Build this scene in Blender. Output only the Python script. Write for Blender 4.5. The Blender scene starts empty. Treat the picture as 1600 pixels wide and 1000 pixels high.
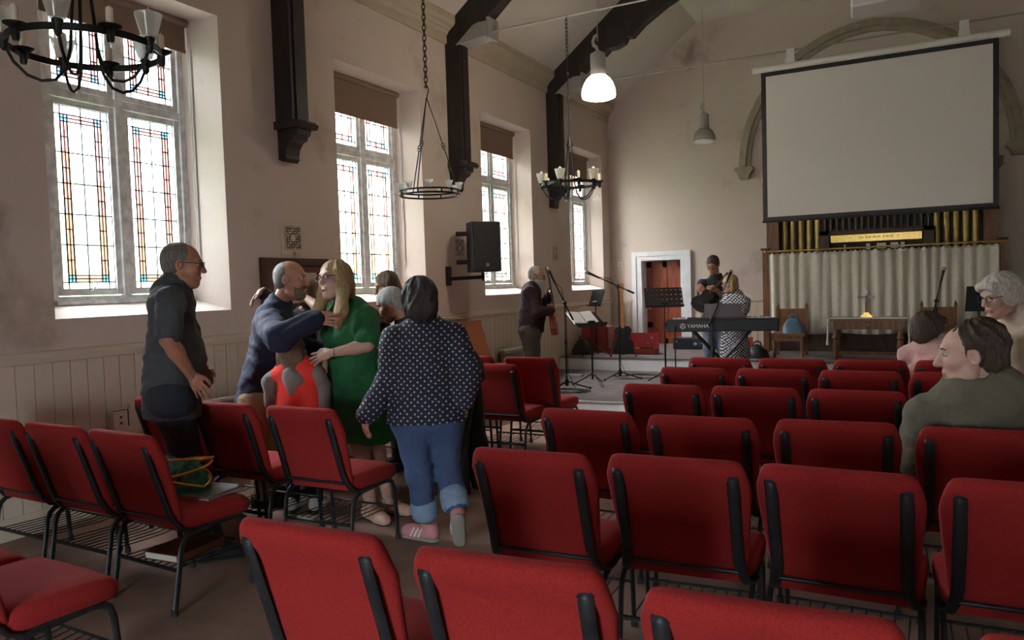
import bpy, bmesh, math, random
import numpy as np
from mathutils import Matrix, Vector
random.seed(7)
rng = np.random.default_rng(5)
S = bpy.context.scene
COL = S.collection

# ---------------------------------------------------------------- camera (solved from the photo's vanishing points)
FPX = 1191.5
def unit(v):
    v = np.array(v, float); return v/np.linalg.norm(v)
_Y = unit([632, 76, -FPX]); _X = -unit([-2245, -12, -FPX]); _X = unit(_X-_Y*np.dot(_X, _Y)); _Z = np.cross(_X, _Y)
RW = np.array([_X, _Y, _Z])
EYE = np.array([0, 0, 1.5])
cam_d = bpy.data.cameras.new('camera'); cam = bpy.data.objects.new('camera', cam_d); COL.objects.link(cam)
cam_d.sensor_width = 36; cam_d.sensor_fit = 'HORIZONTAL'; cam_d.lens = FPX/1600*36; cam_d.clip_start = .05
M = Matrix.Identity(4)
for i in range(3):
    for j in range(3): M[i][j] = RW[i, j]
    M[i][3] = EYE[i]
cam.matrix_world = M
S.camera = cam
def ray(px, py): return RW@np.array([px-800, -(py-500), -FPX])
def at(px, py, d): return EYE+ray(px, py)*d/FPX            # point seen at a pixel, d metres along the view axis
def onz(px, py, z):
    r = ray(px, py); return EYE+r*(z-1.5)/r[2]
def ony(px, py, y):
    r = ray(px, py); return EYE+r*y/r[1]
def onx(px, py, x):
    r = ray(px, py); return EYE+r*x/r[0]

# ---------------------------------------------------------------- light and exposure
S.view_settings.view_transform = 'Standard'; S.view_settings.look = 'None'
S.view_settings.exposure = 0.95; S.view_settings.gamma = 1.0; S.view_settings.use_curve_mapping = False
W = bpy.data.worlds.new('overcast_sky'); S.world = W; W.use_nodes = True
bgn = W.node_tree.nodes['Background']; bgn.inputs[0].default_value = (.90, .95, 1.0, 1); bgn.inputs[1].default_value = 52.0
_n = W.node_tree.nodes; _l = W.node_tree.links                 # CIE overcast sky: three times brighter overhead than at the horizon
_tc = _n.new('ShaderNodeTexCoord'); _sx = _n.new('ShaderNodeSeparateXYZ'); _l.new(_tc.outputs['Generated'], _sx.inputs[0])
_mr = _n.new('ShaderNodeMapRange'); _mr.inputs['To Min'].default_value = .333; _mr.inputs['To Max'].default_value = 1.0; _l.new(_sx.outputs['Z'], _mr.inputs['Value'])
_mx = _n.new('ShaderNodeMix'); _mx.data_type = 'RGBA'; _mx.inputs[6].default_value = (0, 0, 0, 1); _mx.inputs[7].default_value = (.86, .93, 1.0, 1)
_l.new(_mr.outputs['Result'], _mx.inputs[0]); _l.new(_mx.outputs[2], bgn.inputs[0])
XL, XR, YB, YF = -5.0, 3.9, -3.05, 13.36                 # room shell
WIN_Y = [3.745, 6.595, 9.42, 12.265]                      # window centres on the left wall
WIN_ALL = WIN_Y
def portal(x, y, z, sy, sz, side):
    l = bpy.data.lights.new('window_portal', 'AREA'); l.shape = 'RECTANGLE'; l.size = sz; l.size_y = sy; l.cycles.is_portal = True
    o = bpy.data.objects.new('window_portal', l); COL.objects.link(o); o.location = (x, y, z)
    o.rotation_euler = (0, math.radians(-90 if side < 0 else 90), 0)
for wy in WIN_ALL:
    portal(XL-.36, wy, 2.6, 1.2, 2.3, -1)
portal_b = bpy.data.lights.new('door_added_offscreen', 'AREA'); portal_b.shape = 'RECTANGLE'; portal_b.size = 1.3; portal_b.size_y = 1.9; portal_b.cycles.is_portal = True  # sky portal for the unseen door added behind the camera
pb_ = bpy.data.objects.new('door_added_offscreen', portal_b); COL.objects.link(pb_); pb_.location = (-.9, YB-.35, 1.0); pb_.rotation_euler = (math.radians(90), 0, 0)

# ---------------------------------------------------------------- materials
MATS = {}
def mat(name, col, rough=.6, metal=0.0, var=0.0, vscale=8.0, bump=0.0, bscale=60.0, sheen=0.0, col2=None, spec=None, emit=None, estr=0, trans=0, coat=0, bdist=.01, detail=4, stretch=None):
    if name in MATS: return MATS[name]
    m = bpy.data.materials.new(name); m.use_nodes = True; nt = m.node_tree; b = nt.nodes['Principled BSDF']
    b.inputs['Roughness'].default_value = rough; b.inputs['Metallic'].default_value = metal
    b.inputs['Base Color'].default_value = (*col, 1)
    if spec is not None: b.inputs['Specular IOR Level'].default_value = spec
    if sheen:
        b.inputs['Sheen Weight'].default_value = sheen; b.inputs['Sheen Roughness'].default_value = .4
        b.inputs['Sheen Tint'].default_value = (*[min(1, c*2+.25) for c in col], 1)
    if coat: b.inputs['Coat Weight'].default_value = coat
    if trans: b.inputs['Transmission Weight'].default_value = trans
    if emit: b.inputs['Emission Color'].default_value = (*emit, 1); b.inputs['Emission Strength'].default_value = estr
    if var or bump or col2:
        tc = nt.nodes.new('ShaderNodeTexCoord'); mp = nt.nodes.new('ShaderNodeMapping'); nt.links.new(tc.outputs['Object'], mp.inputs['Vector'])
        if stretch: mp.inputs['Scale'].default_value = stretch
    if var or col2:
        n = nt.nodes.new('ShaderNodeTexNoise'); n.inputs['Scale'].default_value = vscale; n.inputs['Detail'].default_value = detail
        nt.links.new(mp.outputs['Vector'], n.inputs['Vector'])
        r = nt.nodes.new('ShaderNodeValToRGB'); r.color_ramp.elements[0].position = .32; r.color_ramp.elements[1].position = .68
        c2 = col2 if col2 else [c*(1-var) for c in col]
        r.color_ramp.elements[0].color = (*c2, 1); r.color_ramp.elements[1].color = (*[min(1, c*(1+(var if not col2 else 0))) for c in col], 1)
        nt.links.new(n.outputs['Fac'], r.inputs['Fac']); nt.links.new(r.outputs['Color'], b.inputs['Base Color'])
    if bump:
        n2 = nt.nodes.new('ShaderNodeTexNoise'); n2.inputs['Scale'].default_value = bscale; n2.inputs['Detail'].default_value = 3
        nt.links.new(mp.outputs['Vector'], n2.inputs['Vector'])
        bp = nt.nodes.new('ShaderNodeBump'); bp.inputs['Strength'].default_value = bump; bp.inputs['Distance'].default_value = bdist
        nt.links.new(n2.outputs['Fac'], bp.inputs['Height']); nt.links.new(bp.outputs['Normal'], b.inputs['Normal'])
    MATS[name] = m; return m

def plaster():
    m = mat('wall_plaster', (.64, .52, .455), .85, bump=.15, bscale=35)
    nt = m.node_tree; b = nt.nodes['Principled BSDF']
    tc = nt.nodes.new('ShaderNodeTexCoord')
    n = nt.nodes.new('ShaderNodeTexNoise'); n.inputs['Scale'].default_value = .9; n.inputs['Detail'].default_value = 6; n.inputs['Roughness'].default_value = .65
    nt.links.new(tc.outputs['Object'], n.inputs['Vector'])
    r = nt.nodes.new('ShaderNodeValToRGB'); e = r.color_ramp.elements
    e[0].position = .27; e[0].color = (.40, .30, .23, 1); e[1].position = .42; e[1].color = (.615, .505, .44, 1)
    x = r.color_ramp.elements.new(.75); x.color = (.65, .54, .475, 1)
    nt.links.new(n.outputs['Fac'], r.inputs['Fac'])
    # two old damp stains: high on the far gable and beside the first window
    src = r.outputs['Color']
    for c, rad, col in (((-3.45, 13.36, 5.42), .30, (.20, .12, .07)), ((-5.0, 2.62, 1.98), .16, (.16, .11, .075)), ((-5.0, 2.5, 1.55), .30, (.30, .22, .15))):
        vd = nt.nodes.new('ShaderNodeVectorMath'); vd.operation = 'DISTANCE'; vd.inputs[1].default_value = c; nt.links.new(tc.outputs['Object'], vd.inputs[0])
        n2 = nt.nodes.new('ShaderNodeTexNoise'); n2.inputs['Scale'].default_value = 4.5; n2.inputs['Detail'].default_value = 5; nt.links.new(tc.outputs['Object'], n2.inputs['Vector'])
        ad = nt.nodes.new('ShaderNodeMath'); ad.operation = 'MULTIPLY_ADD'; ad.inputs[1].default_value = rad*2.2; nt.links.new(n2.outputs['Fac'], ad.inputs[0]); nt.links.new(vd.outputs['Value'], ad.inputs[2])
        mr = nt.nodes.new('ShaderNodeMapRange'); mr.inputs['From Min'].default_value = rad*1.35; mr.inputs['From Max'].default_value = rad*2.1; mr.inputs['To Min'].default_value = .65; mr.inputs['To Max'].default_value = 0; nt.links.new(ad.outputs[0], mr.inputs['Value'])
        mx = nt.nodes.new('ShaderNodeMix'); mx.data_type = 'RGBA'; mx.inputs[7].default_value = (*col, 1); nt.links.new(mr.outputs['Result'], mx.inputs[0]); nt.links.new(src, mx.inputs[6]); src = mx.outputs[2]
    nt.links.new(src, b.inputs['Base Color'])
    return m
plaster()
mat('wall_paint_panel', (.61, .51, .40), .6, var=.04, vscale=3)
mat('ceiling_paint', (.62, .56, .50), .85, var=.05, vscale=1.2, bump=.1, bscale=30)
mat('cornice_paint', (.50, .43, .32), .6, var=.05, vscale=4)
mat('stone_mould', (.36, .30, .22), .8, var=.12, vscale=9, bump=.2, bscale=60)
mat('white_paint', (.72, .72, .72), .5, var=.06, vscale=6)
mat('frame_paint', (.74, .74, .74), .55, var=.22, vscale=14, bump=.25, bscale=70)
mat('carpet', (.29, .178, .13), .95, var=.22, vscale=3.5, bump=.5, bscale=450)
mat('stage_carpet', (.17, .14, .125), .95, var=.15, vscale=5, bump=.5, bscale=450)
mat('dark_beam', (.022, .014, .011), .55, var=.35, vscale=5, bump=.15, bscale=25, stretch=(4, 4, .6))
mat('red_fabric', (.27, .016, .014), .92, spec=.25, var=.16, vscale=160, sheen=.10, bump=.12, bscale=700)
mat('chair_metal', (.035, .036, .04), .38, metal=.55, var=.15, vscale=20)
mat('black_plastic', (.014, .014, .015), .45)
mat('black_iron', (.012, .013, .013), .45, metal=.4, var=.3, vscale=30)
mat('steel', (.42, .42, .42), .35, metal=.9)
mat('grey_metal', (.33, .31, .29), .5, metal=.3)
mat('brass', (.72, .47, .14), .28, metal=1.0, var=.12, vscale=20)
mat('candle_wax', (.78, .70, .55), .5)
mat('lead', (.10, .11, .14), .5, metal=.3)
mat('oak', (.20, .085, .032), .45, var=.35, vscale=3, stretch=(12, 12, 1.2), coat=.15)
mat('dark_oak', (.075, .035, .018), .5, var=.35, vscale=3, stretch=(10, 10, 1.2))
mat('pine_bench', (.48, .17, .04), .4, var=.2, vscale=3, stretch=(1.2, 9, 9), coat=.25)
mat('door_wood', (.26, .055, .022), .42, var=.25, vscale=4, stretch=(9, 9, 1.0), coat=.2)
mat('blind_cloth', (.22, .145, .10), .8, var=.05, vscale=30)
mat('screen_cloth', (.70, .66, .63), .8)
mat('curtain_cloth', (.66, .60, .49), .85, var=.06, vscale=25, bump=.1, bscale=400)
mat('gold_pipe', (.40, .29, .11), .38, metal=.75, var=.25, vscale=9)
mat('pipe_dark', (.10, .075, .06), .5, metal=.4)
mat('plastic_white', (.72, .71, .68), .45)
mat('lamp_grey', (.45, .44, .42), .4, metal=.4)
mat('cloth_white', (.70, .68, .62), .85)
mat('paper', (.75, .72, .66), .8)
mat('grass', (.17, .26, .10), .9, var=.3, vscale=1.5)
mat('rubber', (.02, .02, .02), .7)
def glassmat(name, tint, trans=.86):
    m = bpy.data.materials.new(name); m.use_nodes = True; nt = m.node_tree
    for n in list(nt.nodes):
        if n.type != 'OUTPUT_MATERIAL': nt.nodes.remove(n)
    out = [n for n in nt.nodes if n.type == 'OUTPUT_MATERIAL'][0]
    a = nt.nodes.new('ShaderNodeBsdfTransparent'); a.inputs[0].default_value = (*tint, 1)
    t = nt.nodes.new('ShaderNodeBsdfTranslucent'); t.inputs[0].default_value = (*tint, 1)
    g = nt.nodes.new('ShaderNodeBsdfGlossy'); g.inputs['Roughness'].default_value = .15
    m1 = nt.nodes.new('ShaderNodeMixShader'); m1.inputs[0].default_value = 1-trans
    nt.links.new(a.outputs[0], m1.inputs[1]); nt.links.new(t.outputs[0], m1.inputs[2])
    m2 = nt.nodes.new('ShaderNodeMixShader'); m2.inputs[0].default_value = .05
    nt.links.new(m1.outputs[0], m2.inputs[1]); nt.links.new(g.outputs[0], m2.inputs[2])
    nt.links.new(m2.outputs[0], out.inputs[0]); MATS[name] = m
glassmat('pane_clear', (.93, .97, .98)); glassmat('pane_rose', (.80, .40, .37)); glassmat('pane_amber', (.84, .47, .36)); glassmat('pane_blue', (.30, .62, .80))
glassmat('cup_glass', (.86, .86, .84), .35)
mat('lamp_glow', (.9, .9, .85), .4, emit=(1, .88, .70), estr=22)

# ---------------------------------------------------------------- mesh helpers
class MB:
    def __init__(s): s.v = []; s.f = []; s.mi = []
    def add(s, vs, fs, mi=0):
        o = len(s.v); s.v += [tuple(map(float, p)) for p in vs]; s.f += [tuple(i+o for i in f) for f in fs]; s.mi += [mi]*len(fs); return s
    def box(s, x0, x1, y0, y1, z0, z1, mi=0):
        vs = [(x, y, z) for z in (z0, z1) for y in (y0, y1) for x in (x0, x1)]
        return s.add(vs, [(0, 2, 3, 1), (4, 5, 7, 6), (0, 1, 5, 4), (2, 6, 7, 3), (0, 4, 6, 2), (1, 3, 7, 5)], mi)
    def hexa(s, p, mi=0):      # 8 corners: bottom loop of 4, top loop of 4
        return s.add(p, [(3, 2, 1, 0), (4, 5, 6, 7), (0, 1, 5, 4), (1, 2, 6, 5), (2, 3, 7, 6), (3, 0, 4, 7)], mi)
    def prism(s, poly, axis, a, b, mi=0):   # poly 2D in the two other axes
        n = len(poly)
        def P(u, v, w): return {'x': (w, u, v), 'y': (u, w, v), 'z': (u, v, w)}[axis]
        vs = [P(u, v, a) for u, v in poly]+[P(u, v, b) for u, v in poly]
        return s.add(vs, [tuple(range(n))[::-1], tuple(range(n, 2*n))]+[(i, (i+1) % n, n+(i+1) % n, n+i) for i in range(n)], mi)
    def tube(s, pts, r, n=8, mi=0, flat=None, closed=False, caps=True):
        P = [np.array(p, float) for p in pts]; m = len(P); rs = r if hasattr(r, '__len__') else [r]*m
        up = None; rings = []
        for i in range(m):
            if closed: t = P[(i+1) % m]-P[i-1]
            else: t = P[min(i+1, m-1)]-P[max(i-1, 0)]
            t = t/(np.linalg.norm(t)+1e-9)
            if up is None:
                up = np.array([0, 0, 1.]) if abs(t[2]) < .9 else np.array([1., 0, 0])
                if flat is not None: up = np.array(flat[0], float)
            u = up-t*np.dot(up, t); u /= np.linalg.norm(u)+1e-9; w = np.cross(t, u); up = u
            fu, fw = (1, 1) if flat is None else (flat[1], flat[2])
            rings.append([P[i]+rs[i]*(u*math.cos(a)*fu+w*math.sin(a)*fw) for a in [2*math.pi*k/n for k in range(n)]])
        vs = [p for R_ in rings for p in R_]; fs = []
        for i in range(m if closed else m-1):
            j = (i+1) % m
            for k in range(n): fs.append((i*n+k, i*n+(k+1) % n, j*n+(k+1) % n, j*n+k))
        if caps and not closed: fs += [tuple(range(n))[::-1], tuple(range((m-1)*n, m*n))]
        return s.add(vs, fs, mi)
    def lathe(s, prof, c=(0, 0, 0), n=20, mi=0, axis='z'):
        vs = []; fs = []; m = len(prof)
        for r, h in prof:
            for k in range(n):
                a = 2*math.pi*k/n; x, y = r*math.cos(a), r*math.sin(a)
                q = (x, y, h) if axis == 'z' else ((x, h, y) if axis == 'y' else (h, x, y))
                vs.append((c[0]+q[0], c[1]+q[1], c[2]+q[2]))
        for i in range(m-1):
            for k in range(n): fs.append((i*n+k, i*n+(k+1) % n, (i+1)*n+(k+1) % n, (i+1)*n+k))
        fs += [tuple(range(n))[::-1], tuple(range((m-1)*n, m*n))]
        return s.add(vs, fs, mi)
    def ell(s, c, r, n=12, m=8, mi=0, R_=None):
        vs = []; fs = []
        for i in range(m+1):
            th = math.pi*i/m
            for k in range(n):
                a = 2*math.pi*k/n; q = np.array([r[0]*math.sin(th)*math.cos(a), r[1]*math.sin(th)*math.sin(a), r[2]*math.cos(th)])
                if R_ is not None: q = R_@q
                vs.append(np.array(c)+q)
        for i in range(m):
            for k in range(n): fs.append((i*n+k, (i+1)*n+k, (i+1)*n+(k+1) % n, i*n+(k+1) % n))
        return s.add(vs, fs, mi)
    def xf(s, Mx):
        A = np.array(s.v); Mx = np.array(Mx); s.v = [tuple(p) for p in (A@Mx[:3, :3].T+Mx[:3, 3])]; return s
    def mesh(s, name, mats, smooth=False):
        me = bpy.data.meshes.new(name); me.from_pydata(s.v, [], s.f)
        for m in (mats if isinstance(mats, (list, tuple)) else [mats]): me.materials.append(MATS[m] if isinstance(m, str) else m)
        if any(s.mi): me.polygons.foreach_set('material_index', s.mi)
        bm = bmesh.new(); bm.from_mesh(me); bmesh.ops.recalc_face_normals(bm, faces=bm.faces); bm.to_mesh(me); bm.free()
        if smooth:
            me.polygons.foreach_set('use_smooth', [True]*len(me.polygons))
            try: me.set_sharp_from_angle(angle=math.radians(smooth if smooth > 1 else 40))
            except Exception: pass
        me.update(); return me
def obj(name, mb, m, parent=None, smooth=False, loc=None, rotz=0):
    me = mb if isinstance(mb, bpy.types.Mesh) else mb.mesh(name, m, smooth)
    o = bpy.data.objects.new(name, me); COL.objects.link(o)
    if parent is not None: o.parent = parent
    if loc is not None: o.location = loc
    if rotz: o.rotation_euler = (0, 0, rotz)
    return o
def tag(o, label, cat, group=None):
    o['label'] = label; o['category'] = cat
    if group: o['group'] = group
    return o
def thing(name, label, cat, loc=(0, 0, 0), rotz=0, group=None):
    o = bpy.data.objects.new(name, None); COL.objects.link(o); o.empty_display_size = .1
    o.location = tuple(float(c) for c in loc); o.rotation_euler = (0, 0, rotz); return tag(o, label, cat, group)
def struct(name, mb, m, parent=None, smooth=False, label=None):
    o = obj(name, mb, m, parent, smooth)
    if parent is None: o['kind'] = 'structure'
    if label: o['label'] = label
    return o
def bevel(o, w, seg=2):
    b = o.modifiers.new('bevel', 'BEVEL'); b.width = w; b.segments = seg; b.limit_method = 'ANGLE'; return o
def copy_tree(o, parent=None):
    c = o.copy(); COL.objects.link(c)
    c.parent = parent
    for ch in o.children: copy_tree(ch, c)
    return c
# ================================================================ THE SETTING
H1, H2, YS1, YS2 = .13, .33, 8.1, 10.95                  # lower and upper platform
ZC, ZT = 4.60, 5.90                                        # eaves, flat ceiling
XS0, XS1 = -3.33, 2.23
XM = -.55
struct('floor', MB().box(XL-.6, XR+.6, YB-.3, YF+.6, -.12, 0), 'carpet')
w = MB()
def side_wall(w, xi, sg, wins, y0, y1):
    xo = xi+sg*.55; xm = xi+sg*.30
    def bx(a, b, c, d, e, f): w.box(min(a, b), max(a, b), c, d, e, f)
    bx(xi, xo, y0, y1, 0, 1.30); bx(xi, xo, y0, y1, 3.80, 4.75)
    ed = [y0]+[v for c in wins for v in (c-.735, c+.735)]+[y1]
    for i in range(0, len(ed), 2):
        a, b = ed[i], ed[i+1]
        a2 = a if i == 0 else a-.165; b2 = b if i == len(ed)-2 else b+.165
        w.prism([(xi, a), (xi, b), (xm, b2), (xo, b2), (xo, a2), (xm, a2)], 'z', 1.30, 3.80)
    for c in wins:
        w.prism([(xi, 1.35), (xm, 1.46), (xo, 1.46), (xo, 1.30), (xi, 1.30)], 'y', c-.735, c+.735)
        w.prism([(xi, 3.75), (xm, 3.70), (xo, 3.70), (xo, 3.80), (xi, 3.80)], 'y', c-.735, c+.735)
side_wall(w, XL, -1, WIN_ALL, YB, YF)
wall_left = struct('wall_left', w, 'wall_plaster')
w = MB().box(XR, XR+.55, YB, YF, 0, 4.75)
struct('wall_right', w, 'wall_plaster')
w = MB()
w.box(XL-.5, -4.40, YF, YF+.4, 0, 4.6); w.box(-4.40, -3.68, YF, YF+.4, 0, H2-.01); w.box(-4.40, -3.68, YF, YF+.4, 1.84, 4.6); w.box(-3.68, XR+.5, YF, YF+.4, 0, 4.6); w.box(-4.6, -3.5, YF+.41, YF+.5, 0, 2.2)
w.prism([(XL-.5, 4.6), (XS0, 6.2), (XS1, 6.2), (XR+.5, 4.6)][::-1], 'y', YF, YF+.4)
wall_far = struct('wall_far', w, 'wall_plaster')
w = MB(); w.box(XL-.5, -1.6, YB-.3, YB, 0, 1.98); w.box(-.2, XR+.5, YB-.3, YB, 0, 1.98); w.prism([(XL-.5, 1.98), (XR+.5, 1.98), (XR+.5, 4.6), (XS1, 6.2), (XS0, 6.2), (XL-.5, 4.6)], 'y', YB-.3, YB)
struct('wall_back', w, 'wall_plaster')
# unseen glazed doors, added behind the camera to light the nearest chair backs
w = MB()
for a, b, c, d in ((-1.6, -1.52, 0, 1.98), (-.28, -.2, 0, 1.98), (-1.6, -.2, 1.9, 1.98), (-1.6, -.2, 0, .12)): w.box(a, b, YB-.2, YB-.1, c, d)
d2 = struct('door_added', w, 'white_paint')
for a, b in ((-1.52, -.28),): obj('pane', MB().box(a, b, YB-.155, YB-.149, .12, 1.9), 'pane_clear', d2)  # pane of the added unseen door
w = MB()
cp = [(XL-.5, ZC-.39), (XS0, ZT), (XS1, ZT), (XR+.5, ZC-.39)]
w.prism(cp+[(x, z+.15) for x, z in cp[::-1]], 'y', YB-.3, YF+.4)
struct('ceiling', w, 'ceiling_paint')
# cornice: flat frieze and stepped moulding under the slope
for i, (x, sg) in enumerate(((XL, 1), (XR, -1))):
    pr_ = [(0, 4.40), (.025, 4.40), (.03, 4.425), (.03, 4.50), (.05, 4.515), (.06, 4.54), (.085, 4.555), (.10, 4.58), (.13, 4.60), (.15, 4.635), (.15, 4.72), (0, 4.72)]
    w = MB(); w.prism([(x+sg*a, z) for a, z in pr_], 'y', YB, YF)
    struct('trim_%d' % (i+1), w, 'cornice_paint')
# dado: boards, rail and skirting
BW = .118
board = MB().box(0, .014, .003, BW-.003, .14, 1.09).mesh('board', 'wall_paint_panel')
y = 1.2
while y < YF-.02:
    o = obj('board', board, None, wall_left, loc=(XL, y, 0)); y += BW
w = MB(); w.prism([(XL, 1.075), (XL+.03, 1.085), (XL+.035, 1.115), (XL+.022, 1.13), (XL+.022, 1.15), (XL, 1.16)], 'y', YB, YF)
struct('trim_3', w, 'wall_paint_panel')
struct('baseboard_left', MB().box(XL, XL+.022, YB, YF, 0, .14), 'wall_paint_panel')
board2 = MB().box(.003, BW-.003, -.014, 0, H2, 1.09).mesh('board', 'wall_paint_panel')
x = -3.44
while x < 3.8:
    if not -2.2 < x < 1.1: obj('board', board2, None, wall_far, loc=(x, YF, 0))
    x += BW
board3 = MB().box(.003, BW-.003, -.014, 0, H2, 1.09).mesh('board', 'wall_paint_panel')
for k in range(3): obj('board', board3, None, wall_far, loc=(XL+.02+k*BW, YF, 0))
w = MB(); w.box(XL, -4.60, YF-.035, YF, 1.09, 1.15); w.box(-3.50, XR, YF-.035, YF, 1.09, 1.15)
struct('trim_4', w, 'wall_paint_panel')
# hood mould of the big arch with its two stops
def arch_pts(off):
    ax, az, hw = -.62, 3.35, 1.93
    R_ = 2.0; pts = []
    cx = R_-hw
    a1 = math.acos(cx/R_)
    for k in range(25):
        a = a1*k/24; pts.append((ax+cx-(R_+off)*math.cos(a), az+(R_+off)*math.sin(a)))
    return pts+[(2*ax-px_, pz) for px_, pz in pts[::-1]][1:]
w = MB()
for (o1, o2, dp) in ((-.10, -.03, .05), (-.03, .04, .11), (.04, .09, .07)):
    A, B = arch_pts(o1), arch_pts(o2)
    for k in range(len(A)-1):
        q = [A[k], A[k+1], B[k+1], B[k]]
        w.hexa([(x_, YF+.01, z_) for x_, z_ in q]+[(x_, YF-dp, z_) for x_, z_ in q])
for sx in (-1, 1):
    bx_ = -.62+sx*1.93
    w.prism([(bx_-.14, 3.34), (bx_+.14, 3.34), (bx_+.16, 3.28), (bx_+.10, 3.22), (bx_+.07, 3.14), (bx_-.07, 3.14), (bx_-.10, 3.22), (bx_-.16, 3.28)], 'y', YF-.15, YF+.01)
struct('trim_5', w, 'stone_mould')
# vestry door in the far wall
fr = MB()
for (a, b, c, d, e) in ((-4.58, -4.50, H2, 2.0, .045), (-4.50, -4.40, H2, 1.92, .03), (-3.58, -3.50, H2, 2.0, .045), (-3.68, -3.58, H2, 1.92, .03), (-4.50, -3.58, 1.92, 2.0, .045), (-4.40, -3.68, 1.84, 1.92, .03)): fr.box(a, b, YF-e, YF-.001, c, d)
fr.box(-4.40, -4.385, YF, YF+.4, H2, 1.84); fr.box(-3.695, -3.68, YF, YF+.4, H2, 1.84)
door = struct('door_1', fr, 'white_paint')
dl = MB(); dl.box(-4.38, -3.70, YF+.22, YF+.255, H2, 1.82)
for (a, b, c, d) in ((-4.38, -4.29, H2, 1.82), (-3.79, -3.70, H2, 1.82), (-4.08, -4.0, H2, 1.82), (-4.38, -3.70, 1.72, 1.82), (-4.38, -3.70, .62, .72), (-4.38, -3.70, H2, .42)):
    dl.box(a, b, YF+.205, YF+.225, c, d)
leaf = obj('door_leaf', dl, 'door_wood', door); leaf['label'] = 'red-brown panelled door leaf'
obj('door_knob', MB().lathe([(.008, 0), (.008, -.03), (.024, -.04), (.026, -.055), (.012, -.07)], (-4.32, YF+.205, .98), 12, axis='y'), 'brass', leaf, smooth=True)
# platforms
w = MB(); w.box(XL+.02, XR, YS1, YS2+.02, 0, H1-.006); st1 = struct('floor_platform_lower', w, 'white_paint')
struct('carpet', MB().box(XL+.02, XR, YS1+.03, YS2, H1-.006, H1), 'stage_carpet', st1)
w = MB(); w.tube([(XL+.02, YS1, H1-.012), (XR, YS1, H1-.012)], .016, 8)
nos = obj('step_nosing', w, 'steel', st1, smooth=True); nos['label'] = 'rounded metal step edging'
sk = MB(); sk.box(-2.98, -2.83, YS1-.012, YS1, .025, .105, 0)
so = obj('wall_socket', sk, 'plastic_white', st1)
w = MB(); w.box(XL+.02, XR, YS2, YF, 0, H2-.008); st2 = struct('floor_platform_upper', w, 'white_paint')
struct('carpet', MB().box(XL+.02, XR, YS2-.015, YF, H2-.02, H2), 'stage_carpet', st2)

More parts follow.
